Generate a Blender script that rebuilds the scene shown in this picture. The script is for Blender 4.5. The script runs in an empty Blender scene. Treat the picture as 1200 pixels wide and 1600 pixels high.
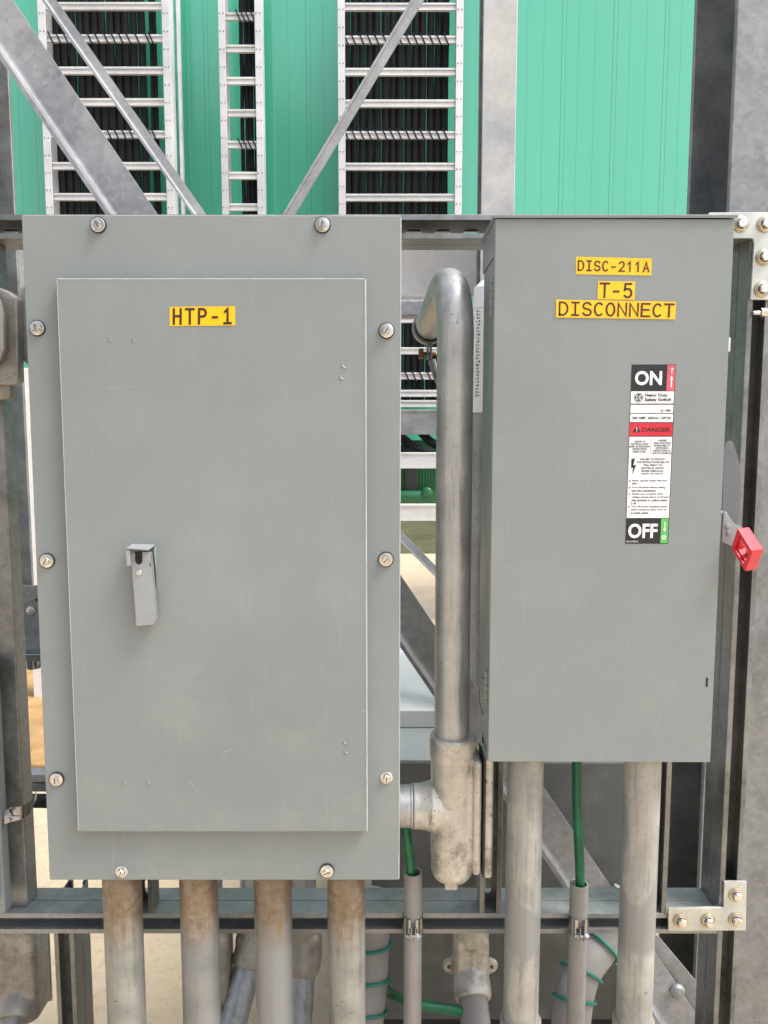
import bpy, bmesh, math, random
from mathutils import Vector, Matrix
random.seed(7)
R = math.radians
S = bpy.context.scene
COL = S.collection

# ------------------------------------------------------------------ camera, sky, sun, exposure
F_PX, PITCH, CAM_Z = 1202.0, R(5.87), 1.5
cam = bpy.data.cameras.new('camera')
cam.sensor_fit = 'VERTICAL'; cam.sensor_height = 36.0; cam.sensor_width = 27.0
cam.lens = F_PX / 1600 * 36.0
cam.clip_start = 0.02; cam.clip_end = 2000
co = bpy.data.objects.new('camera', cam); COL.objects.link(co)
co.location = (0, 0, CAM_Z); co.rotation_euler = (math.pi/2 - PITCH, 0, 0)
S.camera = co

SUN_EL, SUN_AZ = R(58), R(110)        # azimuth clockwise from +Y (seen from above): sun stands to the right
w = bpy.data.worlds.new('World'); S.world = w; w.use_nodes = True
nt = w.node_tree
bg = nt.nodes['Background']
sky = nt.nodes.new('ShaderNodeTexSky'); sky.sky_type = 'NISHITA'; sky.sun_disc = False
sky.sun_elevation = SUN_EL; sky.sun_rotation = SUN_AZ
sky.air_density = 1.0; sky.dust_density = 4.0; sky.ozone_density = 1.0
hs = nt.nodes.new('ShaderNodeHueSaturation'); hs.inputs['Saturation'].default_value = .55
nt.links.new(sky.outputs[0], hs.inputs['Color']); nt.links.new(hs.outputs[0], bg.inputs[0]); bg.inputs[1].default_value = 0.15
sl = bpy.data.lights.new('sun', 'SUN'); sl.energy = 1.4; sl.angle = R(20); sl.color = (1, .975, .935)
so = bpy.data.objects.new('sun', sl); COL.objects.link(so)
sd = Vector((math.cos(SUN_EL)*math.sin(SUN_AZ), math.cos(SUN_EL)*math.cos(SUN_AZ), math.sin(SUN_EL)))
so.rotation_euler = sd.to_track_quat('Z', 'Y').to_euler(); so.location = sd*20
S.view_settings.view_transform = 'Standard'; S.view_settings.look = 'None'
S.view_settings.exposure = 1.15; S.view_settings.gamma = 1.0

# ------------------------------------------------------------------ helpers
CP, SP = math.cos(PITCH), math.sin(PITCH)
def W(px, py, Y):                     # photo pixel -> point on the vertical plane at distance Y
    a, b = (px-600)/F_PX, (800-py)/F_PX
    k = Y/(CP + b*SP)
    return Vector((a*k, Y, CAM_Z + k*(b*CP - SP)))
def X(px, py, Y): return W(px, py, Y).x
def Z(py, Y): return W(600, py, Y).z
def G(px, py, z=0):                   # photo pixel -> point at height z
    a, b = (px-600)/F_PX, (800-py)/F_PX
    d = Vector((a, CP + b*SP, b*CP - SP))
    return Vector((0,0,CAM_Z)) + d*((z-CAM_Z)/d.z)

class MB:
    def __init__(s): s.v=[]; s.f=[]; s.m=[]
    def add(s, vs, fs, mi=0, M=None):
        o=len(s.v)
        for p in vs:
            p=Vector(p); s.v.append(M@p if M else p)
        for f in fs: s.f.append([i+o for i in f]); s.m.append(mi)
        return s
    def bm(s, b, mi=0, M=None):
        b.verts.index_update()
        s.add([v.co.copy() for v in b.verts], [[v.index for v in f.verts] for f in b.faces], mi, M); b.free(); return s
    def box(s, x0,x1,y0,y1,z0,z1, bev=0, seg=2, mi=0, M=None):
        b=bmesh.new(); bmesh.ops.create_cube(b,size=1)
        for v in b.verts:
            v.co=Vector(((x0+x1)/2+v.co.x*(x1-x0),(y0+y1)/2+v.co.y*(y1-y0),(z0+z1)/2+v.co.z*(z1-z0)))
        if bev>0: bmesh.ops.bevel(b,geom=b.edges[:]+b.verts[:],offset=bev,segments=seg,affect='EDGES',profile=.5,clamp_overlap=True)
        return s.bm(b,mi,M)
    def prism(s, pts, d, mi=0, M=None, bev=0):   # pts: 3D planar outline, d: extrusion vector
        pts=[Vector(p) for p in pts]; d=Vector(d); n=len(pts)
        if bev>0:
            b=bmesh.new(); a=[b.verts.new(p) for p in pts]; c=[b.verts.new(p+d) for p in pts]
            b.faces.new(a); b.faces.new(c[::-1])
            for i in range(n): b.faces.new((a[i],c[i],c[(i+1)%n],a[(i+1)%n])) if False else b.faces.new((a[(i+1)%n],a[i],c[i],c[(i+1)%n]))
            bmesh.ops.recalc_face_normals(b,faces=b.faces[:])
            bmesh.ops.bevel(b,geom=b.edges[:],offset=bev,segments=2,affect='EDGES',profile=.5,clamp_overlap=True)
            return s.bm(b,mi,M)
        vs=pts+[p+d for p in pts]
        fs=[list(range(n)),[n+i for i in range(n)][::-1]]+[[(i+1)%n,i,n+i,n+(i+1)%n] for i in range(n)]
        return s.add(vs,fs,mi,M)
    def tube(s, path, r, seg=24, caps=True, mi=0, inner=None):
        path=[Vector(p) for p in path]; n=len(path)
        rs=r if isinstance(r,(list,tuple)) else [r]*n
        t0=(path[1]-path[0]).normalized()
        u=t0.orthogonal().normalized(); prev=t0; rings=[]; 
        for i,p in enumerate(path):
            t=((path[min(i+1,n-1)]-path[i]).normalized()+(path[i]-path[max(i-1,0)]).normalized()).normalized() if 0<i<n-1 else ((path[1]-path[0]) if i==0 else (path[-1]-path[-2])).normalized()
            q=prev.rotation_difference(t); u=q@u; prev=t; v=t.cross(u)
            rings.append([p+(u*math.cos(2*math.pi*k/seg)+v*math.sin(2*math.pi*k/seg))*rs[i] for k in range(seg)])
        vs=[q for ring in rings for q in ring]; fs=[]
        for i in range(n-1):
            for k in range(seg):
                a=i*seg+k; b=i*seg+(k+1)%seg
                fs.append([a,b,b+seg,a+seg])
        if caps: fs.append(list(range(seg))[::-1]); fs.append([(n-1)*seg+k for k in range(seg)])
        return s.add(vs,fs,mi)
    def cyl(s,p0,p1,r,seg=24,mi=0): return s.tube([p0,p1],r,seg,True,mi)
    def lathe(s, c, axis, prof, seg=32, mi=0):   # prof: (radius, height along axis)
        c=Vector(c); a=Vector(axis).normalized(); u=a.orthogonal().normalized(); v=a.cross(u)
        vs=[];fs=[];n=len(prof)
        for r,h in prof:
            for k in range(seg):
                an=2*math.pi*k/seg; vs.append(c+a*h+(u*math.cos(an)+v*math.sin(an))*max(r,1e-5))
        for i in range(n-1):
            for k in range(seg):
                q=i*seg+k; t=i*seg+(k+1)%seg; fs.append([q,t,t+seg,q+seg])
        return s.add(vs,fs,mi)
    def build(s, name, mats, parent=None, origin=None, smooth=35):
        top=parent
        while top is not None and top.parent is not None: top=top.parent
        org=Vector(origin) if origin is not None else (Vector(top.location) if top is not None else Vector((0,0,0)))
        me=bpy.data.meshes.new(name)
        me.from_pydata([p-org for p in s.v],[],s.f)
        mats=mats if isinstance(mats,(list,tuple)) else [mats]
        for m in mats: me.materials.append(m)
        me.polygons.foreach_set('material_index',s.m)
        b=bmesh.new(); b.from_mesh(me); bmesh.ops.recalc_face_normals(b,faces=b.faces[:]); b.to_mesh(me); b.free()
        me.polygons.foreach_set('use_smooth',[True]*len(me.polygons))
        me.set_sharp_from_angle(angle=R(smooth)); me.update()
        o=bpy.data.objects.new(name,me); COL.objects.link(o)
        wn=o.modifiers.new('weighted_normal','WEIGHTED_NORMAL'); wn.keep_sharp=True; wn.weight=90
        if parent is None: o.location=org
        else: o.parent=parent
        return o
def tag(o,label=None,cat=None,group=None,kind=None):
    if label: o['label']=label
    if cat: o['category']=cat
    if group: o['group']=group
    if kind: o['kind']=kind
    return o
def empty(name,loc,label,cat,group=None):
    o=bpy.data.objects.new(name,None); COL.objects.link(o); o.location=loc; o.empty_display_size=.05
    return tag(o,label,cat,group)
def put(o,loc,parent,rot=None):       # a copy of a part placed at a world point
    c=o.copy(); COL.objects.link(c); top=parent
    while top.parent is not None: top=top.parent
    c.parent=parent; c.location=Vector(loc)-Vector(top.location)
    if rot: c.rotation_euler=rot
    return c
def cast(o,vox=.0025,it=8):           # melts the joined shapes of a casting together
    o.modifiers.clear(); m=o.modifiers.new('remesh','REMESH'); m.mode='VOXEL'; m.voxel_size=vox; m.use_smooth_shade=True
    m=o.modifiers.new('smooth','SMOOTH'); m.factor=.5; m.iterations=it
    return o
def bend(p0,corner,p1,r,n=10):        # polyline p0-corner-p1 with a rounded corner
    p0,c,p1=Vector(p0),Vector(corner),Vector(p1)
    a=(p0-c).normalized(); b=(p1-c).normalized(); half=a.angle(b)/2
    d=r/math.tan(half); ctr=c+(a+b).normalized()*(r/math.sin(half))
    s,e=c+a*d-ctr,c+b*d-ctr; tot=s.angle(e); ax=s.cross(e).normalized()
    return [p0]+[ctr+Matrix.Rotation(tot*i/n,3,ax)@s for i in range(n+1)]+[p1]

# ------------------------------------------------------------------ materials
def nodes(name):
    m=bpy.data.materials.new(name); m.use_nodes=True; t=m.node_tree
    return m,t,t.nodes['Principled BSDF']
def N(t,kind,**kw):
    n=t.nodes.new(kind)
    for k,v in kw.items():
        if k in n.inputs.keys() if hasattr(n.inputs,'keys') else False: n.inputs[k].default_value=v
        else: setattr(n,k,v)
    return n
def coords(t,scale=(1,1,1),rnd=True):
    tc=t.nodes.new('ShaderNodeTexCoord'); mp=t.nodes.new('ShaderNodeMapping'); mp.inputs['Scale'].default_value=scale
    t.links.new(tc.outputs['Object'],mp.inputs['Vector'])
    if rnd:
        oi=t.nodes.new('ShaderNodeObjectInfo'); mu=t.nodes.new('ShaderNodeMath'); mu.operation='MULTIPLY'; mu.inputs[1].default_value=31
        t.links.new(oi.outputs['Random'],mu.inputs[0]); t.links.new(mu.outputs[0],mp.inputs['Location'])
    return mp.outputs[0]
def noise(t,vec,scale,detail=4,rough=.55,lo=.35,hi=.65):
    n=t.nodes.new('ShaderNodeTexNoise'); n.inputs['Scale'].default_value=scale; n.inputs['Detail'].default_value=detail; n.inputs['Roughness'].default_value=rough
    t.links.new(vec,n.inputs['Vector'])
    r=t.nodes.new('ShaderNodeMapRange'); r.inputs[1].default_value=lo; r.inputs[2].default_value=hi
    t.links.new(n.outputs['Fac'],r.inputs[0]); return r.outputs[0]
def mix(t,fac,a,b):
    m=t.nodes.new('ShaderNodeMix'); m.data_type='RGBA'
    for sock,val in ((m.inputs[0],fac),(m.inputs[6],a),(m.inputs[7],b)):
        if hasattr(val,'is_output'): t.links.new(val,sock)
        elif isinstance(val,(int,float)): sock.default_value=val
        else: sock.default_value=(*val,1)
    return m.outputs[2]
def mul(t,a,b,op='MULTIPLY'):
    m=t.nodes.new('ShaderNodeMath'); m.operation=op
    for s_,v in ((m.inputs[0],a),(m.inputs[1],b)):
        if hasattr(v,'is_output'): t.links.new(v,s_)
        else: s_.default_value=v
    m.use_clamp=True
    return m.outputs[0]
def bump(t,bs,h,strength=.1,dist=.001):
    b=t.nodes.new('ShaderNodeBump'); b.inputs['Strength'].default_value=strength; b.inputs['Distance'].default_value=dist
    t.links.new(h,b.inputs['Height']); t.links.new(b.outputs[0],bs.inputs['Normal'])
def plain(name,col,rough=.5,metal=0,var=.12,scale=30,spec=None):
    m,t,b=nodes(name); v=coords(t)
    c=mix(t,noise(t,v,scale,5),[x*(1-var) for x in col],[min(1,x*(1+var)) for x in col])
    t.links.new(c,b.inputs['Base Color']); b.inputs['Roughness'].default_value=rough; b.inputs['Metallic'].default_value=metal
    if spec is not None: b.inputs['Specular IOR Level'].default_value=spec
    return m
def paint(name,col,rough=.42):
    m,t,b=nodes(name); v=coords(t)
    c=mix(t,noise(t,v,2.2,4),[x*.95 for x in col],[x*1.05 for x in col])
    # faint rubbed smudges and dust
    sm=mul(t,noise(t,v,7,6,.7,.50,.75),.22)
    c=mix(t,sm,c,(.37,.38,.37))
    sc=mul(t,noise(t,coords(t,(3,1,.8)),60,3,.75,.69,.73),.35); c=mix(t,sc,c,(.40,.41,.40))
    v2=coords(t,(160,160,9)); st=mul(t,noise(t,v2,1,3,.6,.62,.8),.16)
    c=mix(t,st,c,(.42,.43,.41))
    c=mix(t,mul(t,noise(t,v,420,2,.5,.35,.65),.12),c,[x*.72 for x in col])
    t.links.new(c,b.inputs['Base Color'])
    rr=t.nodes.new('ShaderNodeMapRange'); rr.inputs[3].default_value=rough-.06; rr.inputs[4].default_value=rough+.1
    t.links.new(noise(t,v,5,5),rr.inputs[0]); t.links.new(rr.outputs[0],b.inputs['Roughness'])
    bump(t,b,noise(t,v,650,2,.5,.2,.8),.16,.0004)
    return m
def galv(name,c0,c1,rough=.42,metal=.75,scale=22,streak=(1,1,1),dark=(.16,.16,.16),damt=.35,warm=None,rust=False,spw=.28):
    m,t,b=nodes(name); v=coords(t,streak)
    vo=t.nodes.new('ShaderNodeTexVoronoi'); vo.inputs['Scale'].default_value=scale*4; t.links.new(v,vo.inputs['Vector'])
    sp=t.nodes.new('ShaderNodeSeparateColor'); t.links.new(vo.outputs['Color'],sp.inputs[0])
    big=noise(t,v,scale*.35,6,.65); f=mul(t,mul(t,sp.outputs[0],spw),mul(t,big,.75),'ADD')
    c=mix(t,f,c0,c1)
    if warm: c=mix(t,mul(t,noise(t,v,scale*.22,4,.6,.5,.75),.55),c,warm)
    vs=coords(t,(50,50,5)); c=mix(t,mul(t,noise(t,vs,1.2,6,.7,.58,.78),damt),c,dark)
    c=mix(t,mul(t,noise(t,v,scale*9,3,.6,.66,.72),damt*1.3),c,dark)
    if rust:
        gr=mul(t,noise(t,v,19,9,.75,.47,.66),noise(t,v,6,3,.6,.25,.55)); c=mix(t,mul(t,gr,.9),c,(.15,.138,.118))
        c=mix(t,mul(t,noise(t,coords(t,(75,75,11)),1,6,.8,.60,.70),.7),c,(.12,.11,.10))
        c=mix(t,mul(t,noise(t,coords(t,(1,1,1.6)),22,6,.75,.58,.72),.6),c,(.12,.11,.095))
        c=mix(t,mul(t,noise(t,coords(t,(1.3,1,.9)),26,4,.6,.68,.72),.7),c,(.20,.075,.035))
    t.links.new(c,b.inputs['Base Color']); b.inputs['Metallic'].default_value=metal
    rr=t.nodes.new('ShaderNodeMapRange'); rr.inputs[3].default_value=rough-.08; rr.inputs[4].default_value=rough+.16
    t.links.new(big,rr.inputs[0]); t.links.new(rr.outputs[0],b.inputs['Roughness'])
    bump(t,b,noise(t,v,scale*6,4,.6,.2,.8),.12,.0008)
    return m
def conduit_mat(name,c0,c1,rust=0,zlen=.1,patch=.0,metal=.45,spray=None):
    # weathered pipe: z = 0 is the top of the pipe (object origin), rust below the hub, zinc-spray patches
    m,t,b=nodes(name); v=coords(t)
    big=noise(t,v,14,6,.65,.3,.7); c=mix(t,big,c0,c1)
    vs=coords(t,(70,70,6)); c=mix(t,mul(t,noise(t,vs,1,6,.75,.50,.72),.7),c,[x*.5 for x in c0])
    c=mix(t,mul(t,noise(t,v,190,3,.6,.68,.72),.8),c,(.07,.065,.06))
    c=mix(t,mul(t,noise(t,coords(t,(1,1,3.)),45,4,.6,.69,.73),.8),c,(.08,.076,.07))
    c=mix(t,mul(t,noise(t,coords(t,(1,1,7.)),21,5,.75,.70,.735),.8),c,(.055,.05,.045))
    if patch>0: c=mix(t,mul(t,noise(t,coords(t,(1,1,.7)),9,1,.4,.52,.555),patch),c,(.25,.26,.26))
    if rust>0 or spray:
        tz=t.nodes.new('ShaderNodeTexCoord'); sz=t.nodes.new('ShaderNodeSeparateXYZ'); t.links.new(tz.outputs['Object'],sz.inputs[0])
    if spray:
        n_=t.nodes.new('ShaderNodeMath'); n_.operation='MULTIPLY_ADD'; n_.inputs[1].default_value=.05
        t.links.new(noise(t,coords(t,(2,2,.5)),40,4,.6,.2,.8),n_.inputs[0]); t.links.new(sz.outputs[2],n_.inputs[2])
        ms=t.nodes.new('ShaderNodeMapRange'); ms.inputs[1].default_value=spray+.03; ms.inputs[2].default_value=spray+.02; t.links.new(n_.outputs[0],ms.inputs[0])
        c=mix(t,mul(t,ms.outputs[0],.9),c,mix(t,noise(t,v,20,5),(.20,.212,.215),(.27,.28,.28)))
    if rust>0:
        tc=t.nodes.new('ShaderNodeTexCoord'); sx=t.nodes.new('ShaderNodeSeparateXYZ'); t.links.new(tc.outputs['Object'],sx.inputs[0])
        mr=t.nodes.new('ShaderNodeMapRange'); mr.inputs[1].default_value=-zlen; mr.inputs[2].default_value=0
        t.links.new(sx.outputs[2],mr.inputs[0])
        k=mul(t,mr.outputs[0],noise(t,coords(t,(2.4,2.4,.16)),34,7,.75,.2,.6)); k=mul(t,k,rust)
        k=mul(t,k,mul(t,noise(t,coords(t,(1,1,1)),75,6,.8,.1,.65),.95))
        c=mix(t,k,c,mix(t,noise(t,v,40,4),(.215,.13,.055),(.15,.09,.04)))
    t.links.new(c,b.inputs['Base Color']); b.inputs['Metallic'].default_value=metal
    rr=t.nodes.new('ShaderNodeMapRange'); rr.inputs[3].default_value=.36; rr.inputs[4].default_value=.6
    t.links.new(big,rr.inputs[0]); t.links.new(rr.outputs[0],b.inputs['Roughness'])
    bump(t,b,noise(t,v,130,4,.6,.2,.8),.25,.0008)
    return m
GREY=paint('grey_enclosure_paint',(.222,.247,.248))
GREY_LIT=paint('lit_lid_tone',(.42,.44,.435),.5)  # grey raised so sun and sky brightness is painted into the lid
GREY_SHADE=paint('shaded_cabinet_tone',(.088,.094,.095),.5)  # darkened grey: shade painted into the cabinet front
EDGE=plain('edge_highlight_tone',(.37,.40,.40),.35,0,.1,40)  # lightened grey: edge highlight painted in colour
HANDLE_GREY=plain('handle_grey_paint',(.30,.32,.33),.38,.1,.06)
GALV=galv('galvanized_steel',(.21,.218,.23),(.36,.368,.38),.5,.4,20,spw=.42)
GALVS=galv('slim_brace_steel',(.27,.28,.295),(.42,.43,.44),.5,.35,20,spw=.4)
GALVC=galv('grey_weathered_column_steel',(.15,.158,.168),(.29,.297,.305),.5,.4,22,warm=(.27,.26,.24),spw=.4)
GALVD=galv('dull_galvanized_steel',(.17,.187,.20),(.33,.34,.35),.45,.5,24,warm=(.22,.20,.17))
GALVB=galv('bright_galvanized_steel',(.40,.40,.41),(.58,.58,.57),.46,.4,14,damt=.25,warm=(.50,.44,.34))
STRUT=galv('strut_steel',(.20,.21,.21),(.36,.37,.37),.40,.4,26,damt=.45,warm=(.28,.25,.20))
STRUTP=galv('weathered_strut_steel',(.12,.13,.135),(.30,.305,.305),.38,.65,26,damt=.5,warm=(.17,.145,.11))
ZINC=galv('zinc_plate',(.46,.48,.45),(.63,.65,.61),.38,.5,34,damt=.25,warm=(.54,.49,.36))
ALU=galv('aluminium_tray',(.55,.555,.56),(.70,.705,.71),.42,.3,7,damt=.10)
CAST=galv('cast_aluminium',(.42,.41,.375),(.62,.60,.545),.42,.5,16,damt=.75,warm=(.40,.34,.26),rust=True)
CASTD=galv('weathered_cast_aluminium',(.25,.24,.22),(.42,.40,.365),.5,.45,16,damt=.6,warm=(.28,.21,.13),rust=True)
PIPE=conduit_mat('rigid_conduit_steel',(.36,.37,.37),(.56,.56,.545),0,.1,0,.65)
PIPER=conduit_mat('rusty_topped_conduit',(.225,.232,.222),(.42,.42,.39),3.0,.15,.95,.4)
PIPES=conduit_mat('sprayed_conduit',(.225,.232,.222),(.42,.42,.39),3.0,.15,.0,.4,-.115)
PIPEL=conduit_mat('pale_conduit_steel',(.255,.258,.248),(.45,.447,.42),.5,.03,.85,.35)
PIPEB=conduit_mat('blue_grey_conduit',(.26,.285,.32),(.42,.445,.48),0,.1,0,.6)
CHROME=plain('bright_zinc',(.42,.43,.45),.2,1,.15,60)
BOLT=plain('bolt_steel',(.66,.64,.60),.3,.9,.2,120)
YZINC=plain('yellow_zinc',(.52,.42,.26),.35,.8,.3,90)
RUBBER=plain('black_rubber',(.02,.02,.021),.6)
BLACK=plain('black_cable_jacket',(.010,.0115,.0145),.65,0,.3,60,.2)
PVC=plain('grey_pvc',(.285,.275,.262),.5,0,.08,18)
GREENW=plain('green_wire_jacket',(.004,.13,.055),.38,0,.25,25)
TEAL=plain('teal_strap_plastic',(.012,.19,.14),.4)
RED=plain('red_handle_plastic',(.62,.015,.035),.33,0,.1,40)
TAPE=plain('yellow_label_tape',(.92,.50,.008),.4,0,.04,20)
INK=plain('dark_ink',(.035,.016,.008),.5)
PBLACK=plain('print_black',(.012,.014,.018),.45)
PWHITE=plain('print_white',(.82,.83,.85),.4,0,.02)
PRED=plain('print_red',(.62,.02,.04),.4)
PPINK=plain('print_pink',(.72,.10,.15),.4)
PGREEN=plain('print_green',(.10,.46,.10),.4)
WHITEP=plain('white_painted_pipe',(.78,.78,.78),.4,0,.04)
RUST=plain('rusted_steel',(.26,.14,.06),.7,.2,.4,40)
HOLE=plain('dark_hole',(.01,.01,.01),.8)
DKGREEN=plain('dark_green_paint',(.015,.12,.05),.42,0,.08,6)
def green_wall():
    m,t,b=nodes('green_wall_cladding'); v=coords(t,(1,1,.12),False)
    c=mix(t,noise(t,v,1.3,4),(.058,.395,.26),(.07,.43,.29))
    c=mix(t,mul(t,noise(t,coords(t,(9,9,.35),False),1,3,.6,.6,.8),.12),c,(.12,.51,.37))
    t.links.new(c,b.inputs['Base Color']); b.inputs['Roughness'].default_value=.22
    b.inputs['Specular IOR Level'].default_value=.6; b.inputs['Coat Weight'].default_value=1; b.inputs['Coat Roughness'].default_value=.12
    return m
WALL=green_wall()
def ground_mat():
    m,t,b=nodes('sandy_ground'); v=coords(t,(1,1,1),False)
    c=mix(t,noise(t,v,1.2,6,.6),(.48,.378,.255),(.61,.495,.35))
    c=mix(t,mul(t,noise(t,v,28,6,.7,.5,.7),.45),c,(.34,.25,.155))
    c=mix(t,mul(t,noise(t,v,130,2,.6,.68,.72),.7),c,(.16,.12,.08))
    t.links.new(c,b.inputs['Base Color']); b.inputs['Roughness'].default_value=.95
    bump(t,b,noise(t,v,60,6,.7,.2,.8),.5,.01); return m
SAND=ground_mat()
def grass_mat():
    m,t,b=nodes('dry_grass'); v=coords(t,(1,1,1),False)
    c=mix(t,noise(t,v,.8,6,.7),(.055,.06,.02),(.13,.115,.045)); t.links.new(c,b.inputs['Base Color']); b.inputs['Roughness'].default_value=1
    bump(t,b,noise(t,v,9,6,.7,.2,.8),.8,.1); return m
GRASS=grass_mat()

# ------------------------------------------------------------------ setting
MB().add([(-300,-300,0),(300,-300,0),(300,600,0),(-300,600,0)],[[0,1,2,3]]).build('ground',SAND)['kind']='structure'
MB().add([(-300,9.6,.02),(300,9.6,.02),(300,600,.02),(-300,600,.02),(-300,9.4,-.02),(300,9.4,-.02)],[[0,1,2,3],[4,5,1,0]]).build('grass_field',GRASS)['kind']='structure'

# ------------------------------------------------------------------ far green building
YW=5.75
b=empty('green_building',(0,YW+.3,Z(790,YW)),'green metal clad building wall with vertical grooves behind the cable trays','building')
mb=MB(); x0,x1=X(-40,160,YW)-1.6,X(1300,160,YW)+.6; z0,z1=Z(688,YW),Z(0,YW)+2.4
prof=[]; pitch=.362; g=.004
xs=X(875,200,YW)-pitch*40
k=0
def groove(x,w_=.0035,d=.0025): return [(x-w_,0),(x-w_*.4,d),(x+w_*.4,d),(x+w_,0)]
pts=[(x0,0)]
xx=xs
while xx<x1-.02:
    for off,wd in ((0,.0022),(.030,.0010),(.118,.0006),(.235,.0006)):
        if x0+.02<xx+off<x1-.02: pts+=groove(xx+off,wd)
    xx+=pitch
pts.append((x1,0))
n=len(pts); vs=[(p[0],YW+p[1],z0) for p in pts]+[(p[0],YW+p[1],z1) for p in pts]
mb.add(vs,[[i,i+1,n+i+1,n+i] for i in range(n-1)])
mb.box(x0,x1,YW+.012,YW+.6,z0,z1)
mb.build('wall',WALL,b)
mb=MB(); zb=Z(788,YW)
mb.box(x0,x1,YW+.06,YW+.6,zb,z0-.003)
xx=X(560,740,YW)
while xx<X(760,740,YW): mb.box(xx,xx+.006,YW+.05,YW+.06,zb+.12,z0-.01); xx+=.022
mb.build('base_panel',DKGREEN,b)
mb=MB(); p=X(643,740,YW); mb.box(p-.045,p+.045,YW+.03,YW+.049,zb+.02,z0-.01)
mb.build('door_seam',RUBBER,b)
mb=MB(); zr=Z(776,YW); mb.cyl((X(560,773,YW),YW+.01,zr),(X(668,773,YW),YW+.01,zr),.045); mb.lathe((X(667,770,YW),YW-.03,Z(770,YW)),(0,-1,0),[(0,.02),(.03,.015),(.042,0),(.042,-.1)]); mb.build('lock_bar',DKGREEN,b)

# unseen dark building, added behind the viewer to dim the green cladding's reflection
m=MB(); m.box(-7.2,-1.3,-27,-15,0,11.2); m.prism([(-7.6,-27.3,11.201),(-.9,-27.3,11.201),(-4.2,-27.3,12.2)],(0,12.7,0))
m.box(-7.2,-3.2,-14.99,-14.9,0,4.2,mi=1)
tag(m.build('reflection_building',[plain('reflection_building_brown',(.10,.095,.085),.7),plain('reflection_building_dark',(.05,.05,.05),.6)]),'unseen dark building added behind the viewer, mirrored dimly in the green cladding','building')
# vertical cable ladders, cables with ties
YT=5.5; TIE={}
def ladder(pl,pr,rail_w,rows,label,tie_rows,cables,cab_label,double=False,bendrows=()):
    zt=Z(-60,YT); xl,xr=X(pl,160,YT),X(pr,160,YT); zlow=Z(bendrows[-1] if bendrows else 430,YT)
    t=empty('cable_ladder',((xl+xr)/2,YT,zlow),label,'cable tray','cable ladders on the green building')
    for sgn,xa in ((1,xl),(-1,xr)):
        m=MB(); xb=xa+sgn*rail_w; a,c=min(xa,xb),max(xa,xb)
        m.box(a,c,YT-.05,YT-.044,zlow,zt,.001,1)          # front flange seen from the yard
        s0=a if sgn>0 else c-.006
        m.box(s0,s0+.006,YT-.0435,YT+.055,zlow,zt)
        m.box(a,c,YT+.0555,YT+.0615,zlow,zt)
        zz=zlow+.1
        while zz<zt:
            for dx in (-.012,.012):
                m.lathe(((a+c)/2+dx,YT-.0505,zz),(0,-1,0),[(0,.004),(.004,.003),(.005,0)],8,1); 
            zz+=.114
        m.build('side_rail',[ALU,GALVD],t)
    m=MB(); L0,L1=xl+rail_w+.0005,xr-rail_w-.0005
    for z_a,z_b,yy in ((.010,.024,-.040),(-.024,-.010,-.040),(-.0099,.0099,-.030)):
        m.box(L0,L1,YT+yy,YT-.016,z_a,z_b,.0015,1)
    base=m.build('rung',ALU,t,origin=(0,0,0)); base.location=Vector((0,0,Z(rows[0],YT)))-Vector(t.location)
    if True:
        base.location=Vector((0,0,Z(rows[0],YT)))-Vector((t.location.x,t.location.y,t.location.z))
    zs=[Z(r,YT) for r in rows]
    pitch=(zs[0]-zs[-1])/(len(zs)-1)
    extra=[zs[0]+pitch]+zs[1:]
    zz=zs[-1]-pitch
    while not bendrows and zz>zlow+.03: extra.append(zz); zz-=pitch
    for z_ in extra: put(base,(0,0,z_),t)
    for r in bendrows: put(base,(0,0,Z(r,YT)),t)
    for (cp,rad) in cables:
        cx=X(cp,160,YT); wob=[random.uniform(-.0035,.0035) for _ in range(9)]
        e=empty('power_cable',(cx,YT+.05,zlow),cab_label,'cable','black cables in the cable ladders')
        path=[(cx+wob[i],YT+.027+rad+random.uniform(0,.006),zlow+(zt-zlow)*i/8) for i in range(9)]
        MB().tube(path,rad,10).build('jacket',BLACK,e)
        if not tie_rows: continue
        if 'm' not in TIE:
            m=MB(); s_=.02
            m.prism([(-s_-.006,-.046,.04),(-s_+.004,-.046,.04),(s_*.8+.004,-.046,-.04),(s_*.8-.006,-.046,-.04)],(0,.005,0))
            tm=m.build('cable_tie',BLACK,e,origin=(0,0,0)); TIE['m']=tm; tm.location=Vector((cx,YT,Z(tie_rows[0],YT)))-Vector(e.location); rest=tie_rows[1:]
        else: rest=tie_rows
        for r in rest: put(TIE['m'],(cx,YT,Z(r,YT)),e)
    return t
cs=[]; p=88
gaps={3,5,6}
i=0
while p<232:
    cs.append((p,.0256)); p+=11.3+(2.2 if i%4==2 else .2); i+=1
cs+= [(236,.014),(242,.012)]
ladder(69.5,271,.050,[14,64,114,163,213,262,310],'wide aluminium cable ladder on the left, half hidden by the big diagonal brace',[64,213],cs,'black cable packed in the wide left cable ladder on the green wall')
ladder(346,412,.045,[30,80,130,180,229,277,326],'narrow aluminium cable ladder between the two wide ladders',[30,229],[(377,.014),(384,.017),(391,.016),(399,.02)],'thin black cable hanging in the narrow middle cable ladder')
cs=[]; p=542; i=0
while p<707: cs.append((p,.0255)); p+=11.5+(1.2 if i%3==1 else 0); i+=1
ladder(529,722,.048,[15,66,116,165,214,263,311],'wide aluminium cable ladder right of centre, filled edge to edge with black cables',[66,214,588],cs,'black cable packed in the right-hand wide cable ladder',bendrows=(360,408,456,500,549,588,615,631))
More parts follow.
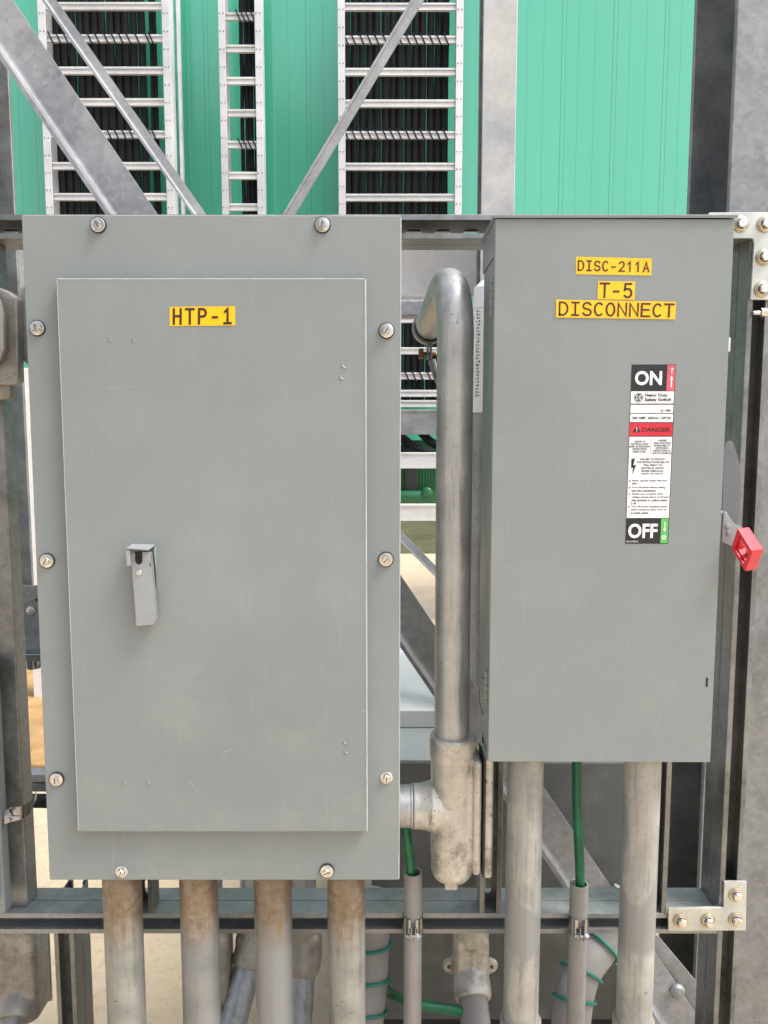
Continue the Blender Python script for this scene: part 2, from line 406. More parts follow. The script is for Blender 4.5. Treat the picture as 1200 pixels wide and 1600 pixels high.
# slim filler strip beside the left ladder
m=MB(); xa=X(275,160,YT); m.box(xa,xa+.022,YT+.06,YT+.1,Z(430,YT),Z(-60,YT),.003)
tag(m.build('cover_strip',ALU),'slim pale metal strip beside the right rail of the left cable ladder','strip')
# beams and curved cables under the ladder
def chan(name,py0,py1,Y,pa,pb,mat,label,cat='rail'):
    m=MB(); za,zb_=Z(py1,Y),Z(py0,Y); xa,xb=X(pa,700,Y),X(pb,700,Y)
    m.box(xa,xb,Y,Y+.006,za,zb_,.0015,1); m.box(xa,xb,Y+.0065,Y+.05,zb_-.006,zb_); m.box(xa,xb,Y+.0065,Y+.05,za,za+.006)
    m.box(xa,xb,Y-.006,Y-.0003,zb_-.012,zb_-.002); m.box(xa,xb,Y-.006,Y-.0003,za+.002,za+.012)
    return tag(m.build(name,mat),label,cat)
chan('support_beam',640,679,5.1,300,752,GALVD,'dull grey horizontal beam under the cable ladder, seen in the gap behind the gooseneck pipe','beam')
chan('tray_rail',707,732,4.9,300,752,ALU,'upper white aluminium rail seen through the gap in front of the dark green base','rail')
chan('tray_rail',788,814,4.6,300,752,ALU,'lower white aluminium rail seen through the gap just above the grass','rail')
for (a,c,d) in (((620,672),(648,700),(690,716)),((600,690),(640,706),(668,722)),((655,668),(672,690),(700,702))):
    m=MB(); m.tube([W(a[0]-22,a[1]-22,5.3),W(*a,5.25),W((a[0]*2+c[0])/3,(a[1]*2+c[1])/3+3,5.2),W(*c,5.15),W((c[0]+d[0])/2,(c[1]+d[1])/2+1,5.1),W(*d,5.05)],.03,10)
    tag(m.build('power_cable',BLACK),'black cable drooping over the upper white rail behind the gooseneck pipe','cable','drooping black cables')

# ------------------------------------------------------------------ steel structure behind the rack
def hcol(px,py,Yn,dep,wid,label,mat=GALV,zt=None,zf=None):
    xl=X(px,py,Yn); zt=zt or Z(0,Yn)+1.2; t=.014
    c=empty('steel_column',(xl+wid/2,Yn+dep/2,zf or 0),label,'column','galvanized steel columns')
    zf=zf or 0
    MB().box(xl,xl+wid,Yn,Yn+t,zf,zt,.002,1).build('front_flange',mat,c)
    MB().box(xl,xl+wid,Yn+dep-t,Yn+dep,zf,zt,.002,1).build('rear_flange',GALVD,c)
    MB().box(xl+wid/2-.006,xl+wid/2+.006,Yn+t+.0005,Yn+dep-t-.0005,zf,zt).build('web',GALVD,c)
    return c
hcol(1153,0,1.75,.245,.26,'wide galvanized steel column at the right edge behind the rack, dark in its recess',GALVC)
hcol(756,0,3.0,.14,.125,'pale galvanized steel column rising behind the gooseneck pipe and disconnect box',GALVB)
hcol(-130,330,2.55,.13,.26,'dark galvanized steel column at the left edge behind the big panel',GALV,None,Z(990,2.55))
m=MB(); Yb=3.2; m.box(X(-300,430,Yb),X(1100,430,Yb),Yb,Yb+.012,Z(466,Yb),Z(366,Yb),.002,1); m.box(X(-300,430,Yb),X(1100,430,Yb),Yb-.05,Yb-.0005,Z(466,Yb)-.0,Z(466,Yb)+.01)
tag(m.build('steel_beam',GALVB),'pale stained steel beam running level behind the top of the rack','beam')

def brace(name,edge0,edge1,wpx,Y,flange,mat,label,t=.008):
    # edge = upper right edge in the picture at two heights; lies in a vertical plane parallel to the wall
    p0,p1=W(*edge0,Y),W(*edge1,Y); d=(p1-p0).normalized(); up=Vector((0,1,0)).cross(d)
    if up.x>0: up=-up                                   # towards lower / outer side
    p0=p0-d*.8; p1=p1+d*.5
    wd=wpx; m=MB()
    q=[Vector((0,0,0)),up*(wd)]
    prof=[(0,0),(wd-t,0),(wd-t*.3-.006,-.006),(wd-t,-flange),(wd,-flange),(wd,t),(0,t)]
    prof=[(0,0),(wd-t-.010,0),(wd-t-.003,-.003),(wd-t,-.010),(wd-t,-flange),(wd,-flange),(wd,t),(0,t)]
    m.prism([p0+up*a+Vector((0,1,0))*c for a,c in prof],p1-p0)
    return tag(m.build(name,mat),label,'brace')
big_brace=brace('diagonal_brace',(20,0),(945,1372),.082,1.62,.042,GALV,'big galvanized angle brace sloping from the top left corner down behind both boxes')
brace('diagonal_brace',(88,0),(322,335),.040,2.75,.012,GALVS,'slim galvanized brace crossing in front of the left cable ladder')
brace('diagonal_brace',(662,0),(461,335),.037,2.95,.010,GALVS,'slim galvanized brace leaning the other way, ending behind the large panel')
m=MB(); Y=3.4; p0,p1=W(585,788,Y),W(690,893,Y); d=(p1-p0).normalized(); up=Vector((0,1,0)).cross(d)
if up.x>0: up=-up
m.prism([p0,p0+up*.03,p0+up*.03+Vector((0,.008,0)),p0+Vector((0,.008,0))],p1-p0); m.prism([p0+up*.0305,p0+up*.035,p0+up*.035+Vector((0,-.03,0)),p0+up*.0305+Vector((0,-.03,0))],p1-p0)
tag(m.build('diagonal_brace',GALVS),'short thin brace low in the gap left of the gooseneck pipe','brace')

# pale post glimpsed in the slit left of the panel, wall plate, clamp, cable, rail
m=MB(); Y=4.2; m.box(X(34,700,Y),X(66,700,Y),Y,Y+.1,0,Z(575,Y),.004)
tag(m.build('pale_post',WHITEP),'pale post seen in the narrow slit left of the large grey panel','post')
Y=1.60; pl=empty('mounting_plate',W(48,1017,Y),'dull steel plate with one bolt in the slit left of the large panel','plate')
MB().box(X(30,960,Y),X(84,960,Y),Y,Y+.006,Z(1018,Y),Z(915,Y),.001,1).build('plate',GALVD,pl)
m=MB(); c=W(49,954,Y); m.lathe(c+Vector((0,-.0005,0)),(0,-1,0),[(0,.012),(.006,.011),(.007,.004),(.010,.003),(.010,0)],6); m.lathe(W(57,937,Y)+Vector((0,-.0005,0)),(0,-1,0),[(0,.001),(.003,.0008),(.003,0)],12,1); m.build('bolt',[BOLT,HOLE],pl)
cl=empty('pipe_clamp',W(52,1045,1.58),'shiny folded metal clamp below the steel plate left of the panel','clamp')
m=MB(); Y=1.58; m.box(X(30,1030,Y),X(80,1030,Y),Y-.02,Y+.02,Z(1030,Y),Z(1018,Y),.003); m.build('strap',CHROME,cl)
m=MB(); m.lathe(W(52,1044,Y),(0,0,1),[(0,0),(.016,.001),(.018,.006),(.018,.02),(.012,.022)]); m.build('bolt',CHROME,cl)
m=MB(); Y=1.75; m.box(X(-60,1220,Y),X(140,1220,Y),Y,Y+.041,Z(1237,Y),Z(1224,Y)); m.box(X(-60,1220,Y),X(140,1220,Y),Y,Y+.041,Z(1222,Y),Z(1211,Y))
m.box(X(-60,1220,Y),X(140,1220,Y),Y+.006,Y+.04,Z(1224,Y)+.0003,Z(1222,Y)-.0003)
tag(m.build('low_rail',GALV),'short grey grooved rail behind the left post, above a black cable','rail')
m=MB(); Y=1.72; m.cyl(W(-40,1250,Y),W(120,1252,Y),.016); tag(m.build('black_hose',BLACK),'black hose lying level in the slit left of the panel','hose')

m=MB(); m.box(-3.2,-1.0,3.32,4.75,.004,.02,.003,1); tag(m.build('flat_sheet',plain('tan_board',(.42,.25,.105),.8,0,.18,9)),'flat orange-tan sheet lying on the ground in the slit left of the large panel','board')
# grey cabinet behind
YC=1.71; zc0=Z(1187,YC); YL=1.9
cb=empty('equipment_cabinet',(X(800,1400,YC),2.1,0),'low grey cabinet standing on the ground behind the rack, its lid coloured bright as if in the light','cabinet')
xa,xb=X(580,1500,YC),X(1003,1300,YC)
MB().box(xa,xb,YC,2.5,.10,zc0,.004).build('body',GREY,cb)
MB().box(xa+.004,xb-.004,YC-.0035,YC-.0004,.104,zc0-.006,.001,1).build('front_shade',GREY_SHADE,cb)  # thin dark sheet that paints the shade on the cabinet front
zl=Z(1110,YL); MB().box(xa-.01,xb+.01,YL,2.56,zc0+.0005,zl,.004).build('lid',GREY_LIT,cb)
MB().box(xa+.02,xb-.02,YC+.03,2.45,0,.0995).build('plinth',RUBBER,cb)
m=MB(); c=G(629,1020,zl); m.box(c.x-.05,c.x+.012,c.y-.02,c.y+.02,zl+.0004,zl+.0008); m.box(c.x-.01,c.x+.006,c.y-.012,c.y-.001,zl+.0009,zl+.0011,mi=1); m.build('lid_label',[PWHITE,plain('print_blue',(.03,.12,.5),.4)],cb)

# ------------------------------------------------------------------ strut rack
SW=.0413; ST=.0027
def cprofile():      # (a across, b depth from the open face); half set for slotted webs
    h=SW/2; l=.0095
    return [(-h+l,0),(-h+l,.0075),(-h+l-ST,.0075),(-h+l-ST,ST),(-h+ST,ST),(-h+ST,SW-ST),(h-ST,SW-ST),(h-ST,ST),(h-l+ST,ST),(h-l+ST,.0075),(h-l,.0075),(h-l,0),(h-.0022,0),(h-.0006,.0006),(h,.0022),(h,SW-.003),(h-.0008,SW-.0008),(h-.003,SW),(-h+.003,SW),(-h+.0008,SW-.0008),(-h,SW-.003),(-h,.0022),(-h+.0006,.0006),(-h+.0022,0)]
def lprofile(s):
    h=SW/2; l=.0095
    p=[(-h+l,0),(-h+l,.0075),(-h+l-ST,.0075),(-h+l-ST,ST),(-h+ST,ST),(-h+ST,SW),(-h+.003,SW),(-h+.0008,SW-.0008),(-h,SW-.003),(-h,.0022),(-h+.0006,.0006),(-h+.0022,0)]
    return p if s<0 else [(-a,b_) for a,b_ in p][::-1]
def strut_into(m,p0,p1,adir,bdir,slotted=False,pitch=.0508,phase=0):
    p0,p1=Vector(p0),Vector(p1); d=p1-p0; L=d.length; e=d.normalized(); A=Vector(adir); B=Vector(bdir)
    if not slotted:
        m.prism([p0+A*a+B*b_ for a,b_ in cprofile()],d); return
    for s in (-1,1): m.prism([p0+A*a+B*b_ for a,b_ in lprofile(s)],d)
    hw=SW/2-ST; sl,sw=.0286,.0143; n=int(L/pitch); off=(L-n*pitch)/2
    P=lambda u,v,w_: p0+e*u+A*v+B*(SW-ST+w_)
    cells=[off+i*pitch for i in range(n)]
    def quad(u0,u1):
        if u1-u0<1e-5: return
        for w_ in (0,ST): m.add([P(u0,-hw,w_),P(u1,-hw,w_),P(u1,hw,w_),P(u0,hw,w_)],[[0,1,2,3]])
    quad(0,off); quad(L-off,L)
    for u0 in cells:
        cu=u0+pitch/2; r=sw/2; st=sl/2-r; arc=[]
        for k in range(7): arc.append((cu-st-r*math.cos(math.pi/2*k/6), r*math.sin(math.pi/2*k/6)))
        for k in range(7): arc.append((cu+st+r*math.sin(math.pi/2*k/6), r*math.cos(math.pi/2*k/6)))
        for s in (1,-1):
            out=[(u0,0)]+[(u,s*v) for u,v in arc]+[(u0+pitch,0),(u0+pitch,s*hw),(u0,s*hw)]
            for w_ in (0,ST): m.add([P(u,v,w_) for u,v in out],[list(range(len(out)))])
            k=len(arc); m.add([P(u,s*v,0) for u,v in arc]+[P(u,s*v,ST) for u,v in arc],[[i,i+1,k+i+1,k+i] for i in range(k-1)])
YS=1.36; UX,UY,UZ=Vector((1,0,0)),Vector((0,1,0)),Vector((0,0,1))
zTop=Z(334.5,YS); zTc=zTop-SW/2
zBt=Z(1427,YS); zBc=zBt-SW/2
xR0=X(1128.5,1300,YS); xRc=xR0+SW/2
fr=empty('strut_rack',(xRc,YS+SW,0),'galvanized strut channel rack carrying the large panel and the disconnect box','rack')
xL=X(-60,1440,YS)-.1
m=MB(); strut_into(m,(xL,YS,zTc),(xRc+.3,YS,zTc),UZ,UY,True); strut_into(m,(xL,YS+2*SW+.0006,zTc),(xRc+.3,YS+2*SW+.0006,zTc),UZ,-UY,True); m.build('top_rail',STRUTP,fr)
m=MB(); strut_into(m,(xL,YS,zBc),(xR0-.0005,YS,zBc),UZ,UY); strut_into(m,(xL,YS+2*SW+.0006,zBc),(xR0-.0005,YS+2*SW+.0006,zBc),UZ,-UY); m.build('bottom_rail',STRUT,fr)
def post(xc,za,zb_,slot=True,dbl=True,y=YS):
    m=MB(); strut_into(m,(xc,y,za),(xc,y,zb_),UX,UY,slot)
    if dbl: strut_into(m,(xc,y+2*SW+.0006,za),(xc,y+2*SW+.0006,zb_),UX,-UY,slot)
    return m.build('post',STRUTP,fr)
post(xRc,0,zTop-SW-.0005,False)
post(X(768,1300,YS),zBt+.0005,zTop-SW-.0005,True,False)
post(X(1029,1300,YS),zBt+.0005,zTop-SW-.0005,True,False)
post(X(222,1400,YS),zBt+.0005,zTop-SW-.0005,True,False)
post(X(103,1500,1.46),0,zBt-SW-.0005,True,True,1.455)
# back-faced post at the far left
m=MB(); xx=X(21,1300,YS+.02); strut_into(m,(xx,YS+.02+SW,zBt+.0005),(xx,YS+.02+SW,zTop-SW-.0005),UX,-UY); m.build('post',STRUTP,fr)
# corner plates with bolts
def hexbolt():
    m=MB(); m.lathe((0,0,0),(0,-1,0),[(.0001,.0028),(.0125,.0028),(.0135,.002),(.0135,0)],28,1)
    m.lathe((0,-.0029,0),(0,-1,0),[(.0105,0),(.0105,.002),(.0095,.0026)],24,0)
    m.lathe((0,-.0045,0),(0,-1,0),[(.0088,0),(.0088,.006),(.0075,.0075),(.0001,.0075)],6,0)
    return m
def bracket(outline,bolts,Y=YS-.0068):
    m=MB(); m.prism([W(x,y,Y) for x,y in outline],(0,.006,0),bev=.0008); k=m.build('corner_plate',ZINC,fr)
    o=None
    for i,(x,y) in enumerate(bolts):
        if o is None:
            o=hexbolt().build('bolt',[BOLT,YZINC],k,origin=(0,0,0)); o.location=W(x,y,Y-.0003)-Vector(fr.location)
        else: put(o,W(x,y,Y-.0003),k,(0,.4*i,0))
bracket([(1108,332),(1270,331),(1262,469),(1173,468),(1178.5,379),(1177,373),(1172,372),(1108,372)],[(1157,350.5),(1195,350.5),(1193,402),(1190.5,452),(1232,350),(1228,402)])
bracket([(1132,1378),(1167,1378),(1165.5,1454),(1044.5,1455),(1044.5,1420),(1131,1418)],[(1149.5,1398),(1149,1436),(1106,1438),(1063,1438)])
# threaded stud on the post
m=MB(); m.cyl(W(1176,489,YS-.002),W(1196,489,YS-.002),.004,12); m.cyl(W(1188,489,YS-.002),W(1197,489,YS-.002),.0085,6); m.build('stud',BOLT,fr)

# ------------------------------------------------------------------ lettering
def arc(cx,cy,rx,ry,a0,a1,n=10): return [(cx+rx*math.cos(R(a0+(a1-a0)*i/n)),cy+ry*math.sin(R(a0+(a1-a0)*i/n))) for i in range(n+1)]
GL={'H':[[(0,0),(0,1)],[(1,0),(1,1)],[(0,.52),(1,.52)]],'T':[[(-.05,1),(1.05,1)],[(.5,0),(.5,1)]],
'P':[[(0,0),(0,1)],[(0,1),(.5,1)]+arc(.5,.74,.5,.26,80,-80)+[(.5,.48),(0,.48)]],'-':[[(.2,.42),(.8,.42)]],
'1':[[(.12,.78),(.52,1),(.52,0)]],'1b':[[(.12,.8),(.5,1),(.5,0)],[(.05,0),(.95,0)]],
'D':[[(0,0),(0,1),(.35,1)]+arc(.35,.5,.65,.5,80,-80)+[(.35,0),(0,0),(0,.1)]],'I':[[(.1,1),(.9,1)],[(.1,0),(.9,0)],[(.5,0),(.5,1)]],
'S':[arc(.5,.74,.48,.26,25,180,9)+arc(.5,.74,.48,.24,190,268,5)+arc(.5,.25,.5,.25,88,0,5)+arc(.5,.25,.5,.25,-10,-160,9)],
'C':[arc(.53,.5,.53,.5,50,310,18)],'O':[arc(.5,.5,.5,.5,0,360,24)],'2':[arc(.5,.72,.45,.28,160,-15,10)+[(.82,.5),(.05,0),(1,0)]],
'A':[[(0,0),(.5,1),(1,0)],[(.17,.33),(.83,.33)]],'5':[[(.92,1),(.16,1),(.1,.55)]+arc(.48,.32,.5,.32,120,-140,12)],
'N':[[(0,0),(0,1),(1,0),(1,1)]],'E':[[(1,1),(0,1),(0,0),(1,0)],[(0,.52),(.88,.52)]],'M':[[(0,0),(0,1),(.5,.4),(1,1),(1,0)]]}
def ribbon(pts,hw,asp=1):
    pts=[Vector((p[0]*asp,p[1])) for p in pts]; n=len(pts); L=[];Rr=[]
    closed=(pts[0]-pts[-1]).length<1e-4
    for i,p in enumerate(pts):
        a=(p-pts[i-1]) if i>0 else ((p-pts[-2]) if closed else (pts[1]-p)); c=(pts[i+1]-p) if i<n-1 else ((pts[1]-p) if closed else a)
        a=a.normalized(); c=c.normalized(); t=(a+c)
        if t.length<1e-3: t=a
        t=t.normalized(); k=min(1/max(.35,t.dot(a)),2.2); nrm=Vector((-t.y,t.x))*hw*k
        q=p
        if i==0 and not closed: q=p-a*hw
        if i==n-1 and not closed: q=p+a*hw
        L.append(q+nrm); Rr.append(q-nrm)
    return L,Rr
def quadmap(q,Y):         # (u,v) in 0..1, v upwards, on the px quad tl,tr,br,bl, drawn on plane Y
    tl,tr,br,bl=[Vector(p) for p in q]
    def f(u,v,dy=0):
        p=(bl*(1-u)+br*u)*(1-v)+(tl*(1-u)+tr*u)*v
        return W(p.x,p.y,Y-dy)
    return f
def tape(m,q,Y,text,u0,u1,v0,v1,gw,hw):
    hw*=1.75; f=quadmap(q,Y); m.add([f(0,0),f(1,0),f(1,1),f(0,1)],[[0,1,2,3]],0)
    thin=.0003
    n=len(text); wpx=(Vector(q[1])-Vector(q[0])).length; hpx=(Vector(q[0])-Vector(q[3])).length
    cell=(u1-u0)/n
    for i,ch in enumerate(text):
        for st in GL[ch]:
            gwid=cell*gw; sx=gwid*wpx; sy=(v1-v0)*hpx
            L,Rr=ribbon([(a*sx,b_*sy) for a,b_ in st],hw*sy)
            x_=u0+cell*(i+.5)-gwid/2
            vs=[f(x_+p.x/wpx,v0+p.y/hpx,thin) for p in L]+[f(x_+p.x/wpx,v0+p.y/hpx,thin) for p in Rr]
            k=len(L); m.add(vs,[[j,j+1,k+j+1,k+j] for j in range(k-1)],1); thin+=.00004
def text2d(body,bold=0):
    cu=bpy.data.curves.new('t','FONT'); cu.body=body; cu.size=1; cu.offset=bold; cu.resolution_u=3
    o=bpy.data.objects.new('t',cu); COL.objects.link(o)
    dg=bpy.context.evaluated_depsgraph_get(); me=bpy.data.meshes.new_from_object(o.evaluated_get(dg))
    vs=[(v.co.x,v.co.y) for v in me.vertices]; fs=[list(p.vertices) for p in me.polygons]
    bpy.data.objects.remove(o); bpy.data.curves.remove(cu); bpy.data.meshes.remove(me)
    return vs,fs
def write(m,f,body,u0,u1,v0,v1,mi,dy=.0006,bold=0):   # lettering squeezed into the given window
    vs,fs=text2d(body,bold); xs=[v[0] for v in vs]; ys=[v[1] for v in vs]
    a,c,d,e=min(xs),max(xs),min(ys),max(ys)
    m.add([f(u0+(u1-u0)*(x-a)/(c-a),v0+(v1-v0)*(y-d)/(e-d),dy) for x,y in vs],fs,mi)
def rect(m,f,u0,u1,v0,v1,mi,dy=.0003): m.add([f(u0,v0,dy),f(u1,v0,dy),f(u1,v1,dy),f(u0,v1,dy)],[[0,1,2,3]],mi)
def poly(m,f,pts,mi,dy=.0006): m.add([f(u,v,dy) for u,v in pts],[list(range(len(pts)))],mi)

# ------------------------------------------------------------------ large panel
YP=1.22; YD=1.203
xp0,xp1=X(33,335,YP),X(627,337,YP); zp1,zp0=Z(335.5,YP),Z(1375.5,YP)
xp0=(X(33,335,YP)+X(77,1375,YP))/2; xp1=(X(627,337,YP)+X(624,1375,YP))/2
pn=empty('electrical_panel',((xp0+xp1)/2,1.29,zp0),'large grey electrical panel labelled HTP-1 with ten cover bolts','electrical panel')
m=MB(); m.prism([W(33,335.5,YP),W(627,336.5,YP),W(624,1375.5,YP),W(77,1375.5,YP)],(0,.010,0),bev=.0022); m.tube([W(626,339,YP)+Vector((0,.0008,0)),W(623,1373,YP)+Vector((0,.0008,0))],.0013,10,True,1); m.tube([W(36,336.6,YP)+Vector((0,.0008,0)),W(625,337.6,YP)+Vector((0,.0008,0))],.0009,10,True,1); cover=m.build('cover',[GREY,EDGE],pn)  # pale beads paint the lit edge onto the cover
MB().box(xp0+.012,xp1-.012,YP+.0105,YS-.0005,zp0+.006,zp1-.008,.003).build('body',GREY,pn)
m=MB(); m.prism([W(87,434.5,YD),W(572,434.5,YD),W(574.5,1300.5,YD),W(121,1300.5,YD)],(0,YP-YD-.0005,0),bev=.003)
# little welded corner nib, pressed dimples and one scratch burr on the door skin
for (x,y,rt) in ((176,530,0),(213,530,0),(539,570,1),(536,588,1),(541,1158,1),(543,1173,1),(198,1221,0),(235,1222,0)):
    c=W(x,y,YD); pts=[]
    for i in range(9):
        an=R(90+i*22.5)+(0 if rt==0 else .6); pts.append(c+Vector((math.cos(an)*.0045,.0002,math.sin(an)*.0045)))
    m.tube(pts,[.0003,.0008,.0013,.0016,.0016,.0016,.0013,.0008,.0003],6)
m.box(X(568,434,YD),X(571.5,434,YD),YD+.001,YD+.008,Z(434,YD),Z(431.5,YD),.0008)
for (xa_,ya_,xb_,yb_,wd) in ((349,1175,363,1171,.5),(345,1180,356,1190,.4),(262,1198,266,1203,.6),(296,1222,303,1228,.6),(306,1233,311,1237,.8),(433,748,433,758,.5),(166,607,186,605,.4),(196,605,210,604,.4),(320,541,334,529,.4),(565,1112,572,1109,.9),(330,1170,338,1168,.3),(243,1180,247,1176,.3),(415,1190,424,1199,.3),(190,1105,198,1118,.3)):
    d_=Vector((xb_-xa_,yb_-ya_)).normalized()*wd; n_=Vector((-d_.y,d_.x))
    m.add([W(xa_+n_.x,ya_+n_.y,YD-.0002),W(xb_+n_.x*.4,yb_+n_.y*.4,YD-.0002),W(xb_-n_.x*.4,yb_-n_.y*.4,YD-.0002),W(xa_-n_.x,ya_-n_.y,YD-.0002)],[[0,1,2,3]],1)
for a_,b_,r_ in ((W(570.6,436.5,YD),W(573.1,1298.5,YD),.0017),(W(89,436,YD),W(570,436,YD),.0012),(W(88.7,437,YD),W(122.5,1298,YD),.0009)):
    m.tube([a_+Vector((0,.0009,0)),b_+Vector((0,.0009,0))],r_,10,True,2)  # pale beads carry a painted highlight along the door edges
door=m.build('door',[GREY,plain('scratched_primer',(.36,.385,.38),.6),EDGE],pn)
mb1=MB(); mb1.lathe((0,0,0),(0,-1,0),[(.0124,0),(.0124,.0022),(.0112,.0027),(.0005,.0027)],32,1)
mb1.lathe((0,-.0027,0),(0,-1,0),[(.0108,-.0003),(.0108,.0010),(.0098,.0016),(.0001,.0018)],32,0)
mb1.lathe((0,-.0044,0),(0,-1,0),[(.0066,0),(.0066,.0042),(.0058,.0052),(.0001,.0052)],6,0)
mb1.box(-.0006,.0006,-.0101,-.0097,-.0050,.0050,mi=2)
mb2=MB(); mb2.lathe((0,0,0),(0,-1,0),[(.0103,0),(.0103,.0008),(.0092,.0016),(.0065,.0018)],32,0)
mb2.lathe((0,-.0016,0),(0,-1,0),[(.0064,0),(.0064,.0042),(.0055,.0052),(.0001,.0052)],6,0); mb2.box(-.0006,.0006,-.0073,-.0069,-.0050,.0050,mi=2)
first={}
for i,(x,y,kind) in enumerate(((154,352,0),(504,352,0),(59,513,0),(604,517,0),(74,876,0),(603,874,0),(89,1217,0),(604,1215,1),(190,1362,1),(511,1360,0))):
    loc=W(x,y,YP-.0003)
    if kind not in first:
        o=(mb1,mb2)[kind].build('cover_bolt',[BOLT,RUBBER,HOLE],cover,origin=(0,0,0)); o.location=loc-Vector(pn.location); first[kind]=o
    else: o=put(first[kind],loc,cover)
    o.rotation_euler=(0,[-.5,.15,-.1,.6,.5,.7,0,.1,.3,1.1][i],0)
m=MB(); tape(m,[(265,479.5),(367.5,478.5),(367.5,508.5),(265,509.5)],YD-.0006,['H','T','P','-','1b'],.02,.98,.12,.87,.54,.047); m.build('name_label',[TAPE,INK],door)
# latch
m=MB(); Yk=YD-.020
def sheet(m,pts,dv,mi=0,bev=.0006): m.prism([Vector(p) for p in pts],dv,mi,bev=bev)
# lever: bent channel hanging from the guard
def lv(x,y,yy): return W(x,y,yy)
sheet(m,[lv(204,864,Yk),lv(236,862,Yk),lv(239,905,Yk),lv(244,968,Yk),lv(240,976,Yk),lv(213,978.5,Yk),lv(207,900,Yk)],(0,.0022,0))
sheet(m,[lv(236.5,863,Yk+.0005),lv(236.5,863,YD-.004),lv(244.5,966,YD-.006),lv(244.5,968,Yk+.0005)],(.002,0,0))
sheet(m,[lv(204,866,Yk+.0024),lv(204,866,YD-.004),lv(213,976,YD-.006),lv(213,978,Yk+.0024)],(.002,0,0))
hd=m.build('latch_lever',HANDLE_GREY,door)
m=MB(); Yg=YD-.030
sheet(m,[lv(198,858,Yg),lv(232,860.5,Yg),lv(242,853,YD-.0006),lv(207,851.5,YD-.0006)],(0,0,.0024),0)
sheet(m,[lv(196,860,Yg+.001),lv(203,860,Yg+.001),lv(203,884,Yg+.001),lv(198,885,Yg+.001)],(0,.012,0),0)
sheet(m,[lv(243,854,YD-.0006),lv(240,860,Yg+.004),lv(243.5,897,YD-.012),lv(244,920,YD-.0006)],(.0016,0,0),0)
m.build('latch_guard',HANDLE_GREY,door)
m=MB(); c=lambda x,y: W(x,y,Yk-.0004)
ol=[c(211,862),c(222,862),c(222.5,876)]+[c(217+5.5*math.cos(R(a)),876+6*math.sin(R(a))) for a in range(15,180,25)]+[c(211,876)]
m.prism(ol,(0,.0003,0),1); m.lathe(W(217.5,894.5,Yk-.0003),(0,-1,0),[(.0045,0),(.004,.0015),(.002,.0026),(.0001,.0028)],16,0)
m.prism([c(233.5,878),c(235.5,882),c(236,886),c(234,884)],(0,.0003,0),1); m.build('latch_rivet',[BOLT,HOLE],door)

# ------------------------------------------------------------------ disconnect box
YX=1.20
xd0=(X(774,342,YX)+X(762,1190,YX))/2; xd1=(X(1148,342,YX)+X(1110,1191,YX))/2; zd1,zd0=Z(340,YX),Z(1191,YX)
db=empty('disconnect_switch',((xd0+xd1)/2,1.28,zd0),'tall grey disconnect switch box with yellow labels and a red handle','switch box')
YB=YS-.0005
MB().box(xd0+.004,xd1-.004,YX+.019,YB,zd0+.004,zd1-.003,.003).build('body',GREY,db)
m=MB(); m.prism([W(774,341,YX),W(1148,342,YX),W(1110,1191.5,YX),W(762.5,1190.5,YX)],(0,.0185,0),bev=.0016); ddoor=m.build('door',GREY,db)
m=MB(); m.box(xd0-.003,xd1+.003,YX-.004,YB,zd1+.0008,zd1+.0035,.0008); m.box(xd0-.003,xd1+.003,YX-.004,YX-.0021,zd1-.001,zd1+.0007)
zs=Z(412,1.28); m.box(xd0+.0015,xd0+.0036,YX+.03,YB,zs,zd1+.0005,.0006); m.build('hood',GREY,db)
def hinge(zc):
    m=MB()
    for i in range(5): m.cyl((xd0+.0005,YX+.026,zc-.029+i*.012),(xd0+.0005,YX+.026,zc-.0178+i*.012),.0042,12)
    m.box(xd0+.0017,xd0+.0036,YX+.026,YX+.045,zc-.03,zc+.03,.0004)
    return m.build('hinge',GREY,db)
hinge(Z(461,YX+.02)); hinge(Z(1078,YX+.02))
m=MB(); m.tube([(xd0+.0003,YX+.075,Z(1060,1.27)),(xd0-.006,YX+.085,Z(1075,1.27)),(xd0-.006,YX+.085,Z(1100,1.27)),(xd0+.0003,YX+.075,Z(1118,1.27))],.0025,8); m.build('padlock_loop',GALVD,db)
m=MB(); m.box(xd1-.0035,xd1+.003,YX+.002,YX+.02,Z(549,YX),Z(527,YX),.0005); m.box(X(1103,1066,YX),X(1106,1066,YX),YX-.0005,YX-.0002,Z(1073,YX),Z(1059,YX),mi=1); m.build('door_catch',[ALU,HOLE],ddoor)
# yellow tapes
m=MB(); tape(m,[(900,401),(1018.5,404),(1017.5,430.5),(899.5,428.5)],YX-.0006,list('DISC-211A'),.015,.985,.23,.77,.64,.045); m.build('name_label',[TAPE,INK],ddoor)
m=MB(); tape(m,[(934.5,439),(992.5,440),(991.5,468.5),(933.5,467.5)],YX-.0006,list('T-5'),.03,.97,.13,.87,.66,.043); m.build('name_label',[TAPE,INK],ddoor)
m=MB(); tape(m,[(869,468),(1056.5,471.5),(1055,499),(868.5,496)],YX-.0009,list('DISCONNECT'),.015,.995,.15,.85,.68,.042); m.build('name_label',[TAPE,INK],ddoor)
